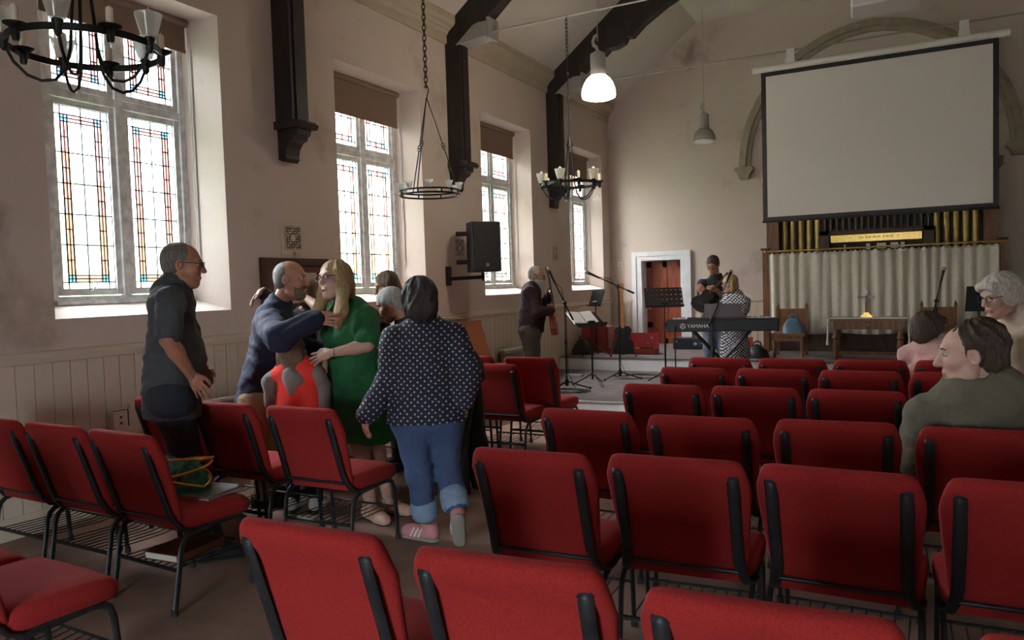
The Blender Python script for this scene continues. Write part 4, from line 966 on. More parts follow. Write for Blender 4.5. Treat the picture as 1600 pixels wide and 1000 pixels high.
o = obj('shell', MB().box(-.34, .34, -.12, .12, .0, .19), mat('case_navy', (.02, .024, .04), .4), t); bevel(o, .015)
hd = MB()
for x in (-.28, -.27, .24): hd.ell((x, -.122, .13-.05*(x > 0)), (.012, .006, .012), 8, 6)
hd.ell((.03, -.122, .09), (.035, .006, .028), 12, 6); hd.tube([(.12, -.12, .10), (.14, -.15, .10), (.26, -.15, .10), (.28, -.12, .10)], .008, 6)
obj('fittings', hd, 'steel', t)
t = thing('power_adapter', 'flat pale effects pedal on the platform floor by the cables', 'pedal', tuple(onz(897, 588, H1)))
obj('body', MB().box(-.13, .13, -.05, .05, 0, .03), mat('pedal_blue', (.45, .52, .62), .4), t); obj('foot_switch', MB().lathe([(.015, .03), (.015, .042)], (.06, 0, 0), 10), 'steel', t)
for k, (px_, py_, rr, lab) in enumerate(((890, 612, .24, 'tangle of black cables around the foot of the guitarist\'s microphone stand'), (1000, 590, .34, 'loop of black cable lying on the platform below the violin case'))):
    c = onz(px_, py_, H1); P = []
    for i in range(70):
        a = i*.42; r = rr*(.45+.5*abs(math.sin(i*.37+k))); P.append((c[0]+r*math.cos(a)*1.25, c[1]+r*math.sin(a)*.8, H1+.008+.012*abs(math.sin(i*.9))))
    o = obj('cable_tangle' if k == 0 else 'loose_cable', MB().tube(P if k == 0 else P[:24], .006, 5), 'rubber', None, smooth=60); tag(o, lab, 'cable')
t = thing('lectern_board', 'dark music desk standing by the curtain behind the white-haired woman', 'lectern', (.72, 11.7, H2))
obj('board', MB().hexa([(-.16, 0, .62), (.16, 0, .62), (.16, .02, .62), (-.16, .02, .62), (-.13, .10, .95), (.16, .10, .95), (.16, .12, .95), (-.13, .12, .95)]), 'black_plastic', t); obj('post', MB().tube([(0, .03, 0), (0, .03, .66)], .02, 8), 'dark_oak', t); obj('base', MB().lathe([(.17, 0), (.17, .02), (.03, .05)], (0, .03, 0), 14), 'dark_oak', t)
# ================================================================ PEOPLE (implicit surfaces, polygonised)
def rc(a, b, ra, rb, flat=None, k=.03): return ('c', np.array(a, float), np.array(b, float), ra, rb, flat, k)
def el(c, r, R_=None, k=.02): return ('e', np.array(c, float), np.array(r, float), R_, None, None, k)
def sub(pr): return ('-',)+pr
def _dist(pr, P):
    if pr[0] == 'c':
        _, a, b, ra, rb, flat, _k = pr; d = b-a; L2 = max(float(d@d), 1e-9)
        q = P-a; t = np.clip((q@d)/L2, 0, 1); q = q-t[..., None]*d; f = 1.0
        if flat is not None:
            n, f = flat; n = np.array(n, float); q = q+(1/f-1)*(q@n)[..., None]*n
        return (np.sqrt((q*q).sum(-1))-(ra+(rb-ra)*t))*min(1, f**.5)
    _, c, r, R_, _, _, _k = pr; q = P-c
    if R_ is not None: q = q@R_
    k0 = np.sqrt(((q/r)**2).sum(-1)); k1 = np.sqrt(((q/(r*r))**2).sum(-1))+1e-9
    return k0*(k0-1)/k1
def _bbox(pr):
    if pr[0] == 'c':
        m = max(pr[3], pr[4])*(1.0 if pr[5] is None else 1.05); return np.minimum(pr[1], pr[2])-m, np.maximum(pr[1], pr[2])+m
    m = max(pr[2]); return pr[1]-m, pr[1]+m
def implicit(prims, h, inflate=0.0, cuts=(), wrinkle=0.0, seed=0, extra=None):
    # extra: a second list of primitives blended on after the cuts (sleeves are not cut by the hem)
    add = [p for p in prims if p[0] != '-']; subs = [p[1:] for p in prims if p[0] == '-']
    bb = [_bbox(p) for p in add]; b2 = [_bbox(p) for p in (extra or [])]; lo = np.min([b[0] for b in bb+b2], 0)-.04-inflate; hi = np.max([b[1] for b in bb+b2], 0)+.04+inflate
    n = np.ceil((hi-lo)/h).astype(int)+1
    F = np.full(n, .25); ax = [lo[i]+h*np.arange(n[i]) for i in range(3)]
    def window(b, m):
        i0 = np.maximum(np.floor((b[0]-m-lo)/h).astype(int), 0); i1 = np.minimum(np.ceil((b[1]+m-lo)/h).astype(int)+1, n)
        sl = tuple(slice(i0[i], i1[i]) for i in range(3))
        G = np.stack(np.meshgrid(ax[0][sl[0]], ax[1][sl[1]], ax[2][sl[2]], indexing='ij'), -1); return sl, G
    for p, b in zip(add, bb):
        k = p[6]; sl, G = window(b, .05+inflate+k)
        if 0 in G.shape: continue
        d = _dist(p, G)-inflate; f = F[sl]; hh = np.maximum(k-np.abs(f-d), 0)/k; F[sl] = np.minimum(f, d)-hh*hh*k*.25
    for p in subs:
        k = p[6]; b = _bbox(p); sl, G = window(b, .04+k)
        if 0 in G.shape: continue
        d = -_dist(p, G); f = F[sl]; hh = np.maximum(k-np.abs(f-d), 0)/k; F[sl] = np.maximum(f, d)+hh*hh*k*.25
    if wrinkle or cuts:
        G = np.stack(np.meshgrid(*ax, indexing='ij'), -1)
        for (p0, nn) in cuts: F = np.maximum(F, (G-np.array(p0))@np.array(nn, float))
    for p, b in zip(extra or [], b2):
        k = p[6]; sl, Gs = window(b, .05+inflate+k)
        if 0 in Gs.shape: continue
        d = _dist(p, Gs)-inflate; f = F[sl]; hh = np.maximum(k-np.abs(f-d), 0)/k; F[sl] = np.minimum(f, d)-hh*hh*k*.25
    if wrinkle or cuts:
        if wrinkle:
            s = seed*1.7
            w1 = np.sin(G[..., 0]*23+3*np.sin(G[..., 2]*11+s)+s)*np.sin(G[..., 2]*31+2*np.sin(G[..., 1]*13)+2*s)
            w2 = np.sin(G[..., 1]*41+4*np.sin(G[..., 2]*17)+s)*np.sin(G[..., 2]*57+3*np.sin(G[..., 0]*19+s))
            F += wrinkle*(.65*w1+.4*w2)
    return snet(F, lo, h)
def snet(F, lo, h):
    s = F < 0
    c = np.zeros(tuple(np.array(F.shape)-1), int)
    for i in (0, 1):
        for j in (0, 1):
            for k in (0, 1): c += s[i:F.shape[0]-1+i, j:F.shape[1]-1+j, k:F.shape[2]-1+k]
    act = (c > 0) & (c < 8); I = np.argwhere(act); idx = -np.ones(act.shape, int); idx[act] = np.arange(len(I))
    acc = np.zeros((len(I), 3)); cnt = np.zeros(len(I))
    cor = [(i, j, k) for i in (0, 1) for j in (0, 1) for k in (0, 1)]
    for a in range(8):
        for b in range(a+1, 8):
            if sum(abs(cor[a][q]-cor[b][q]) for q in range(3)) != 1: continue
            A, B = np.array(cor[a]), np.array(cor[b])
            fa = F[I[:, 0]+A[0], I[:, 1]+A[1], I[:, 2]+A[2]]; fb = F[I[:, 0]+B[0], I[:, 1]+B[1], I[:, 2]+B[2]]
            m = (fa < 0) != (fb < 0); t = np.where(m, fa/(fa-fb+1e-12), 0)
            acc[m] += (A+(B-A)*t[:, None])[m]; cnt[m] += 1
    V = lo+h*(I+acc/np.maximum(cnt, 1)[:, None]); faces = []
    for axq in range(3):
        sl0 = [slice(None)]*3; sl1 = [slice(None)]*3; sl0[axq] = slice(0, -1); sl1[axq] = slice(1, None)
        e = s[tuple(sl0)] != s[tuple(sl1)]; E = np.argwhere(e); u, v = [q for q in range(3) if q != axq]
        ok = (E[:, u] > 0) & (E[:, v] > 0) & (E[:, u] < F.shape[u]-1) & (E[:, v] < F.shape[v]-1); E = E[ok]
        def ci(du, dv):
            Q = E.copy(); Q[:, u] += du; Q[:, v] += dv; return idx[Q[:, 0], Q[:, 1], Q[:, 2]]
        q = np.stack([ci(-1, -1), ci(0, -1), ci(0, 0), ci(-1, 0)], 1)
        ins = s[E[:, 0], E[:, 1], E[:, 2]]
        if axq == 1: ins = ~ins
        q[~ins] = q[~ins][:, ::-1]; faces.append(q)
    Fq = np.concatenate(faces) if faces else np.zeros((0, 4), int)
    Fq = Fq[(Fq >= 0).all(1)]
    return V, Fq
def join(parts):
    V = []; Fc = []; o = 0
    for v, f in parts: V.append(v); Fc.append(f+o); o += len(v)
    return np.concatenate(V), np.concatenate(Fc)
def vmesh(name, VF, mats, loc, mi=None, smooth=True):
    V, Fc = VF; me = bpy.data.meshes.new(name); me.from_pydata((V-np.array(loc)).tolist(), [], Fc.tolist())
    for m in (mats if isinstance(mats, (list, tuple)) else [mats]): me.materials.append(MATS[m])
    if mi is not None: me.polygons.foreach_set('material_index', mi.astype(int).tolist())
    me.polygons.foreach_set('use_smooth', [True]*len(me.polygons)); me.update(); return me

mat('skin_fair', (.50, .27, .19), .5, var=.07, vscale=25); mat('skin_ruddy', (.42, .19, .12), .5, var=.08, vscale=25); mat('skin_pale', (.56, .34, .26), .5, var=.06, vscale=25)
mat('lips', (.40, .17, .13), .45); mat('eye_white', (.48, .44, .40), .3); mat('iris', (.03, .025, .02), .2); mat('teeth', (.8, .77, .7), .35); mat('mouth_dark', (.06, .015, .015), .6)
for nm, c in (('hair_grey', (.16, .145, .135)), ('hair_white', (.58, .53, .48)), ('hair_silver', (.36, .34, .33)), ('hair_blonde', (.40, .26, .11)), ('hair_brown', (.055, .032, .02)), ('hair_dark', (.028, .02, .017)), ('hair_lightbrown', (.17, .10, .055)), ('beard_white', (.5, .47, .44))):
    mat(nm, c, .5, var=.35, vscale=30, stretch=(6, 6, 1.2), bump=.5, bscale=90)
for nm, c in (('cloth_greyshirt', (.055, .06, .065)), ('cloth_denim_dark', (.018, .022, .035)), ('cloth_navy', (.016, .022, .055)), ('cloth_khaki', (.34, .24, .14)), ('cloth_grey_jersey', (.25, .22, .20)),
              ('cloth_green', (.012, .125, .038)), ('cloth_black', (.010, .010, .011)), ('cloth_denim', (.045, .075, .16)), ('cloth_denim_cuff', (.20, .27, .38)), ('cloth_maroon', (.035, .010, .016)),
              ('cloth_brown_trousers', (.07, .055, .045)), ('cloth_pink', (.52, .30, .28)), ('cloth_olive', (.125, .115, .075)), ('cloth_cream', (.62, .52, .42)), ('cloth_jeans_grey', (.13, .15, .20)), ('cloth_collar', (.5, .48, .45))):
    mat(nm, c, .85, var=.12, vscale=7, bump=.55, bscale=13, sheen=.1, bdist=.03)
mat('cloth_orange_vest', (.90, .045, .03), .8, var=.04, vscale=9)
mat('trainer_pink', (.52, .22, .22), .7); mat('trainer_white', (.72, .70, .68), .6); mat('sole_grey', (.30, .27, .23), .85, bump=.5, bscale=200); mat('sandal_tan', (.48, .31, .17), .6)
def dots(name, base, dot, scale, thr):
    m = mat(name, base, .8); nt = m.node_tree; b = nt.nodes['Principled BSDF']; tc = nt.nodes.new('ShaderNodeTexCoord')
    mp = nt.nodes.new('ShaderNodeMapping'); mp.inputs['Rotation'].default_value = (0, 0, math.radians(-28)); sx = nt.nodes.new('ShaderNodeSeparateXYZ'); cb = nt.nodes.new('ShaderNodeCombineXYZ')
    nt.links.new(tc.outputs['Object'], mp.inputs['Vector']); nt.links.new(mp.outputs['Vector'], sx.inputs[0]); a1 = nt.nodes.new('ShaderNodeMath'); a2 = nt.nodes.new('ShaderNodeMath'); a2.operation = 'SUBTRACT'
    for q in (a1, a2): nt.links.new(sx.outputs['X'], q.inputs[0]); nt.links.new(sx.outputs['Z'], q.inputs[1])
    nt.links.new(a1.outputs[0], cb.inputs['X']); nt.links.new(a2.outputs[0], cb.inputs['Y'])
    v = nt.nodes.new('ShaderNodeTexVoronoi'); v.voronoi_dimensions = '2D'; v.inputs['Scale'].default_value = scale; v.inputs['Randomness'].default_value = .25
    nt.links.new(cb.outputs[0], v.inputs['Vector']); r = nt.nodes.new('ShaderNodeValToRGB'); r.color_ramp.interpolation = 'CONSTANT'
    r.color_ramp.elements[0].color = (*dot, 1); r.color_ramp.elements[1].position = thr; r.color_ramp.elements[1].color = (*base, 1)
    nt.links.new(v.outputs['Distance'], r.inputs['Fac']); nt.links.new(r.outputs['Color'], b.inputs['Base Color'])
dots('cloth_polka', (.012, .014, .035), (.50, .42, .38), 25, .185)
dots('cloth_white_dot', (.03, .03, .04), (.62, .6, .6), 26, .33)

RIGHT = unit([RW[0, 0], RW[1, 0], 0]); TOWARD = unit([RW[0, 2], RW[1, 2], 0]); UP = np.array([0, 0, 1.])
def facing(deg):   # 0 = to the camera, 90 = picture right, 180 = away
    a = math.radians(deg); return math.cos(a)*TOWARD+math.sin(a)*RIGHT
def frame(fwd, pitch=0, roll=0):
    f = unit(fwd); r = unit(np.cross(f, UP)); p = math.radians(pitch); f2 = f*math.cos(p)-UP*math.sin(p); u = np.cross(r, f2)
    q = math.radians(roll); r2 = r*math.cos(q)+u*math.sin(q); u2 = -r*math.sin(q)+u*math.cos(q)
    return np.stack([r2, f2, u2], 1)          # columns: right, forward, up
def to_world(VF, R_, c): return VF[0]@R_.T+c, VF[1]

def head_mesh(style):
    P = [el((0, -.012, .03), (.076, .097, .088)), el((0, .020, -.035), (.058, .072, .085)), rc((0, .062, -.098), (0, .066, -.10), .024, .022, k=.03),
         el((-.040, .055, -.022), (.027, .028, .026)), el((.040, .055, -.022), (.027, .028, .026)), rc((-.030, .078, .030), (.030, .078, .030), .012, .012, k=.02),
         rc((0, .088, .016), (0, .110, -.026), .008, .0135, k=.012), el((-.011, .101, -.031), (.009, .009, .007), k=.008), el((.011, .101, -.031), (.009, .009, .007), k=.008),
         rc((-.020, .086, -.062), (.020, .086, -.062), .0075, .0075, k=.01), rc((-.017, .085, -.071), (.017, .085, -.071), .0075, .0075, k=.008),
         rc((-.05, -.0, -.07), (-.02, .05, -.10), .022, .02, k=.03), rc((.05, 0, -.07), (.02, .05, -.10), .022, .02, k=.03),
         ]
    for s in (-1, 1):
        Re = frame((s*.35, 1, 0))
        P += [el((s*.078, -.012, -.004), (.009, .020, .032), k=.008), sub(el((s*.083, -.006, -.002), (.006, .010, .018), k=.006)), sub(el((s*.031, .096, .009), (.017, .014, .011), k=.012))]
    P += [sub(rc((-.02, .098, -.0665), (.02, .098, -.0665), .0025, .0025, k=.004))]
    return implicit(P, .0048)
HEAD = head_mesh(0)
def hand_mesh(curl, spread=.0, thumb=0):
    P = [el((0, .045, 0), (.040, .052, .0155), k=.012), rc((0, -.02, 0), (0, .02, 0), .026, .030, ((0, 0, 1), .72), .015)]
    for i, (x, L) in enumerate(((.030, .072), (.010, .082), (-.011, .076), (-.030, .060))):
        b = np.array([x, .088-.006*abs(i-1.2), 0]); a1, a2, a3 = curl*.7, curl*1.7, curl*2.4; sp = (1.5-i)*spread
        def dv(a): return np.array([math.sin(sp)*math.cos(a), math.cos(sp)*math.cos(a), -math.sin(a)])
        p1 = b+dv(a1)*L*.45; p2 = p1+dv(a2)*L*.32; p3 = p2+dv(a3)*L*.23
        P += [rc(b-dv(a1)*.02, p1, .0095, .0088, k=.006), rc(p1, p2, .0088, .008, k=.005), rc(p2, p3, .008, .0068, k=.005)]
    t0 = np.array([.022, .015, -.004]); t1 = np.array([.050, .045, -.012-.01*thumb]); t2 = np.array([.058-.02*thumb, .075, -.018-.02*thumb]); t3 = np.array([.056-.03*thumb, .097, -.022-.025*thumb])
    P += [rc(t0, t1, .015, .0115, k=.012), rc(t1, t2, .0108, .0095, k=.006), rc(t2, t3, .0095, .0075, k=.005)]
    return implicit(P, .0042)
HANDS = {'relaxed': hand_mesh(.38), 'flat': hand_mesh(.08, .10), 'grip': hand_mesh(.85, 0, 1), 'spread': hand_mesh(.18, .16)}
def place_hand(kind, wrist, direc, back, right, scale=1.0):
    d = unit(direc); b = unit(back-d*np.dot(back, d)); x = np.cross(d, b)      # right hand: thumb on +x of (dir, back)
    V, Fc = HANDS[kind]; V = V.copy()*scale
    # local x is the thumb side: for a right hand palm down, fingers forward, thumb points left
    sgn = -1 if right else 1
    V = V*np.array([sgn, 1, 1]); 
    if sgn < 0: Fc = Fc[:, ::-1]
    Rm = np.stack([x, d, b], 1)
    return V@Rm.T+wrist, Fc

def hair_mesh(style, seed=1):
    cap = [el((0, -.020, .040), (.085, .103, .090))]
    facecut = sub(el((0, .105, -.035), (.072, .075, .100), k=.01)); neckcut = sub(el((0, .03, -.14), (.10, .085, .10), k=.01)); low = []
    w = .003
    if style == 'short':
        P = cap+[el((0, -.055, -.01), (.073, .062, .065)), facecut, neckcut, sub(el((-.09, .03, -.035), (.03, .055, .05), k=.01)), sub(el((.09, .03, -.035), (.03, .055, .05), k=.01))]
    elif style == 'receding':
        P = [el((0, -.030, .036), (.0835, .096, .088)), el((0, -.058, -.01), (.073, .058, .062)), sub(el((0, .085, .05), (.062, .085, .10), k=.01)), facecut, neckcut, sub(el((-.09, .03, -.03), (.03, .052, .05), k=.01)), sub(el((.09, .03, -.03), (.03, .052, .05), k=.01))]
    elif style == 'buzz':
        w = .0; P = [el((0, -.028, .030), (.0775, .0875, .0855)), el((0, -.055, -.015), (.070, .052, .055)), sub(el((0, .10, .07), (.075, .115, .12), k=.01)), sub(el((-.09, .04, -.03), (.035, .06, .06), k=.01)), sub(el((.09, .04, -.03), (.035, .06, .06), k=.01)), neckcut]
    elif style == 'wild':
        w = .010; P = [el((0, -.045, .045), (.096, .103, .092)), el((0, -.075, -.01), (.086, .060, .085)), sub(el((0, .115, .0), (.10, .098, .125), k=.01))]+[sub(el((q*.088, -.006, -.012), (.026, .027, .042), k=.008)) for q in (-1, 1)]+[neckcut]
    elif style == 'bouffant':
        w = .006; P = [el((0, -.022, .050), (.096, .112, .094)), el((0, -.065, -.01), (.088, .066, .085)), el((-.075, -.01, .0), (.022, .06, .06)), el((.075, -.01, .0), (.022, .06, .06)), facecut, neckcut, rc((-.05, .075, .075), (.05, .08, .07), .024, .024)]
    elif style == 'bob':
        w = .004; P = cap+[el((0, -.045, -.04), (.092, .075, .115)), rc((-.078, .015, .03), (-.080, .02, -.09), .026, .030), rc((.078, .015, .03), (.080, .02, -.09), .026, .030), facecut, sub(el((0, .05, -.17), (.06, .07, .08), k=.01))]
    elif style == 'crop':
        w = .006; P = [el((0, -.020, .042), (.092, .108, .094)), el((0, -.058, -.03), (.086, .066, .105)), rc((-.080, -.015, .02), (-.074, -.02, -.075), .020, .016), rc((.080, -.015, .02), (.074, -.02, -.075), .020, .016), facecut, sub(el((0, .07, -.14), (.10, .09, .09), k=.01))]
    elif style == 'long':
        w = .006; P = cap+[el((0, -.045, -.03), (.092, .075, .12))]
        for s in (-1, 1): P += [rc((s*.070, .02, .055), (s*.092, .015, -.08), .028, .038), rc((s*.092, .015, -.08), (s*.115, .055, -.21), .038, .042), rc((s*.115, .055, -.21), (s*.105, .085, -.31), .040, .020)]
        P += [rc((0, -.07, -.05), (0, -.095, -.25), .085, .07, ((0, 1, 0), .5)), sub(el((0, .112, -.035), (.070, .080, .10), k=.01))]
    elif style == 'childlong':
        w = .005; P = cap+[el((0, -.045, -.03), (.088, .072, .11)), rc((0, -.06, -.04), (0, -.075, -.20), .085, .075, ((0, 1, 0), .55)), rc((-.06, -.04, .0), (-.10, -.10, -.20), .035, .022), rc((-.10, -.10, -.2), (-.11, -.13, -.27), .022, .01), rc((.06, -.04, .0), (.085, -.09, -.18), .035, .02), rc((.02, -.09, -.1), (.0, -.13, -.22), .05, .02), facecut]
    V, Fc = implicit(P, .0062)
    if w:
        N = V-np.array([0, -.02, .02]); r = np.linalg.norm(N, axis=1)+1e-6; az = np.arctan2(N[:, 0], N[:, 1])
        disp = w*(.45*np.sin(az*9+5*np.sin(N[:, 2]*17+seed)+N[:, 1]*25)+.3*np.sin(az*21+7*np.sin(N[:, 2]*13+N[:, 0]*11+seed))+.25*np.sin(N[:, 2]*55+N[:, 0]*43+5*np.sin(N[:, 1]*31))+.25*np.sin(az*43+9*np.sin(N[:, 2]*9+2*seed))); V = V+N/r[:, None]*disp[:, None]
    return V, Fc
HAIRS = {}

def person(spec):
    d = spec['d']; s = spec.get('s', 1.0); g = spec.get('g', 1.0)
    def pt(q):
        if len(q) == 2: return at(q[0], q[1], d)
        return at(q[0], q[1], d+q[2])
    floor_z = spec.get('floor', 0)
    pel = pt(spec['pelvis']); nk = pt(spec['neck']); hd = pt(spec['head']); F_ = facing(spec['yaw']); r_ = np.cross(F_, UP)
    spine = unit(nk-pel); ff = unit(F_-spine*np.dot(F_, spine)); rr = np.cross(ff, spine)
    sw = .185*s*spec.get('shw', 1.0); hw = .095*s*g
    sh = {'R': nk-spine*.085*s+rr*sw, 'L': nk-spine*.085*s-rr*sw}
    if 'shR' in spec: sh['R'] = pt(spec['shR'])
    if 'shL' in spec: sh['L'] = pt(spec['shL'])
    hip = {'R': pel+r_*hw-UP*.03*s, 'L': pel-r_*hw-UP*.03*s}
    L = np.linalg.norm(nk-pel); chest = pel+spine*L*.70; waist = pel+spine*L*.30
    fl = (ff, .70)
    torso = [rc(chest+spine*.06*s, waist, .152*s*g, .140*s*g, fl, .05), rc(waist, pel, .142*s*g, .158*s*g, (ff, .76), .05), rc(sh['R'], nk-spine*.03*s, .056*s, .056*s, None, .03), rc(sh['L'], nk-spine*.03*s, .056*s, .056*s, None, .03), rc(nk-spine*.12*s, nk-spine*.02*s, .10*s, .060*s, fl, .04)]
    if spec.get('belly'): torso.append(el(waist+ff*.035*s+spine*.0, np.array([.125, .125, .16])*s*g, None, .08))
    if spec.get('bust'): 
        for sd in (-1, 1): torso.append(el(chest+ff*.065*s*g+rr*sd*.07*s-spine*.02, np.array([.075, .075, .075])*s*g, None, .06))
    arms = {}
    for sd in 'RL':
        el_, wr = pt(spec['arm'+sd][0]), pt(spec['arm'+sd][1]); arms[sd] = (sh[sd], el_, wr)
    legs = {}
    for sd in 'RL':
        if 'leg'+sd in spec:
            kn = pt(spec['leg'+sd][0]); an = spec['leg'+sd][1]; an = onz(an[0], an[1], floor_z+.08) if len(an) == 2 else (np.array(an[1:], float) if an[0] == 'w' else pt(an))
        else:
            an = np.array([hip[sd][0], hip[sd][1], floor_z+.08]); kn = (hip[sd]+an)/2+F_*.02
        legs[sd] = (hip[sd], kn, an)
    hr = frame(facing(spec['hyaw']), spec.get('hpitch', 0), spec.get('hroll', 0)); hs = spec.get('hs', 1.0)*s
    print(spec['key'], 'pelvis', np.round(pel, 2), 'head top z %.2f' % (hd[2]+.12*hs), 'torso %.2f' % L, ' '.join('%s %.2f/%.2f' % (q, np.linalg.norm(arms[q][1]-arms[q][0]), np.linalg.norm(arms[q][2]-arms[q][1])) for q in 'RL'),
          'legs', ' '.join('%.2f/%.2f' % (np.linalg.norm(legs[q][1]-legs[q][0]), np.linalg.norm(legs[q][2]-legs[q][1])) for q in 'RL'))
    base = np.array([pel[0], pel[1], floor_z]); t = thing('person', spec['label'], 'person', base)
    # ---- body
    body = list(torso)
    hb = hd+hr@np.array([0, -.03, -.05])*hs
    body += [rc(nk-spine*.03, hb, .058*s, .052*s, None, .03)]
    for sd in 'RL':
        a, b, c = arms[sd]; body += [rc(a, b, .050*s, .041*s, None, .03), rc(b, b+(c-b)*.35, .041*s, .041*s, None, .02), rc(b+(c-b)*.3, c, .041*s, .027*s, None, .02)]
        a, b, c = legs[sd]; body += [rc(a, b, .086*s*g, .056*s, None, .03), rc(b, b+(c-b)*.35, .053*s, .056*s, None, .02), rc(b+(c-b)*.35, c, .056*s, .036*s, None, .02)]
        fd = spec.get('feet'+sd, spec['yaw']); fv = facing(fd); lift = spec.get('lift'+sd, 0)
        fv = unit(fv*math.cos(lift)-UP*math.sin(lift)); heel = c-fv*.03*s-UP*.04*math.cos(lift)*s; toe = c+fv*.16*s-UP*.05*math.cos(lift)*s
        body += [rc(heel, toe, .036*s, .030*s, None, .03)]
        legs[sd] = legs[sd]+(heel, toe, fv)
    res = spec.get('res', .0125)
    parts = [implicit(body, res)]
    HV, HF = HEAD; parts.append((HV*hs@hr.T+hd, HF)); nb = len(parts[0][1]); nh = len(HF)
    hl = HV[HF].mean(1); lip = (hl[:, 1] > .078) & (np.abs(hl[:, 0]) < .026) & (hl[:, 2] < -.054) & (hl[:, 2] > -.079)
    hm = np.where(lip, 1, 0)
    for sd in 'RL':
        a, b, c = arms[sd]; hk = spec.get('hand'+sd, ('relaxed', None, None)); dr = unit(c-b) if hk[1] is None else unit(hk[1]); bk = hk[2] if hk[2] is not None else (rr*(1 if sd == 'R' else -1)+ff*.3)
        parts.append(place_hand(hk[0], c-dr*.005, dr, np.array(bk, float), sd == 'R', s*spec.get('hand_s', .95)))
    VF = join(parts); mi = np.zeros(len(VF[1]), int); mi[nb:nb+nh] = hm
    obj('body', vmesh('body', VF, [spec['skin'], 'lips'], base, mi), None, t)
    # ---- eyes
    def hput(mb): mb.v = [tuple(hr@(np.array(p)*hs)+hd-base) for p in mb.v]; return mb
    for s_ in (-1, 1):
        eo = obj('eye', hput(MB().ell((s_*.031, .0752, .009), (.0118, .0118, .0095), 10, 8)), 'eye_white', t, smooth=80)
        obj('iris', hput(MB().ell((s_*.031, .0832, .009), (.0060, .0046, .0060), 8, 6)), 'iris', eo, smooth=80)
        obj('eyebrow', hput(MB().tube([(s_*.016, .091, .031), (s_*.032, .090, .036), (s_*.048, .078, .030)], [.003, .0036, .002], 6)), spec.get('brow', spec['hairm']), t, smooth=80)
    if spec.get('smile'):
        sm = MB(); sm.ell((0, .0885, -.068), (.022, .006, .011), 14, 8, 0); sm.ell((0, .092, -.0635), (.018, .005, .005), 12, 6, 1)
        sm.v = [tuple(hr@(np.array(p)*hs)+hd-base) for p in sm.v]; obj('mouth', sm, ['mouth_dark', 'teeth'], t, smooth=80)
    if spec.get('glasses'):
        gl = MB()
        for s_ in (-1, 1):
            gl.tube([(s_*.033+.024*math.cos(a), .104-.006*abs(math.cos(a)), .006+.018*math.sin(a)) for a in [k*math.pi/9 for k in range(18)]], spec.get('gl_r', .0022), 5, closed=True)
            gl.tube([(s_*.057, .098, .012), (s_*.074, .07, .014), (s_*.082, -.01, .012), (s_*.080, -.025, -.002)], .0022, 5)
        gl.tube([(-.010, .104, .010), (0, .107, .013), (.010, .104, .010)], .0022, 5)
        gl.v = [tuple(hr@(np.array(p)*hs)+hd-base) for p in gl.v]; obj('glasses', gl, 'black_plastic', t, smooth=80)
    # ---- hair
    if spec['hair'] not in HAIRS: HAIRS[spec['hair']] = hair_mesh(spec['hair'], len(HAIRS)+1)
    V, Fc = HAIRS[spec['hair']]; hv = V*hs@hr.T+hd
    obj('hair', vmesh('hair', (hv, Fc), spec['hairm'], base), None, t)
    if spec.get('beard'):
        bk_ = spec.get('beard_k', 1.0)
        B = implicit([el((0, .020, -.035), (.058, .072, .085)), rc((0, .062, -.098), (0, .066, -.10), .024, .022, k=.03), rc((-.05, -.0, -.07), (-.02, .05, -.10), .022, .02, k=.03), rc((.05, 0, -.07), (.02, .05, -.10), .022, .02, k=.03), rc((-.022, .080, -.050), (.022, .080, -.050), .012, .012, k=.01), sub(el((0, .10, -.067), (.021, .03, .008), k=.004))], .005, .004 if bk_ < 1 else .012, [((0, 0, -.046), (0, -.10, 1)), ((0, -.012 if bk_ > 1 else .034, 0), (0, -1, 0))])
        obj('beard', vmesh('beard', (B[0]*hs@hr.T+hd, B[1]), spec['beard'], base), None, t)
    # ---- clothes
    wr_ = spec.get('wrinkle', .006); sd0 = sum(map(ord, spec['key'])) % 17
    for cl in spec['clothes']:
        P = []; cuts = []; X_ = []
        off = cl.get('off', .012)
        if cl.get('torso'):
            P += torso[:]; 
            if cl['torso'] == 'hip':      # reaches below the hips
                hem = pel-UP*cl.get('hem', .14)*s; P.append(rc(pel+spine*.02, hem, .158*s*g, .168*s*g*cl.get('flare', 1), (F_, .80), .05)); cuts.append((hem+UP*.01, -UP))
            elif cl['torso'] == 'waist': cuts.append((pel-spine*.06*s, -spine))
            nd = unit(hb-nk); P.append(sub(rc(nk+nd*(cl.get('neckh', .012)+.075)*s, nk+nd*.30, .068*s, .09*s, None, .01)))
            if cl.get('collar'): P.insert(0, rc(nk-spine*.02, nk+unit(hb-nk)*.05*s, .064*s, .058*s, None, .02))
        if cl.get('add'): P += cl['add'](dict(nk=nk, ff=ff, rr=rr, spine=spine, hb=hb, s=s, pel=pel, sh=sh))
        if cl.get('skirt'):
            hz = cl['skirt']; hem = np.array([pel[0], pel[1], hz]) if not cl.get('hemp') else pt(cl['hemp']); P += [rc(waist, pel, .145*s*g, .165*s*g, (ff, .78), .05), rc(pel, hem, .165*s*g, cl.get('hemr', .22)*s, (F_, .80), .06)]; cuts.append((hem+UP*.02, -UP))
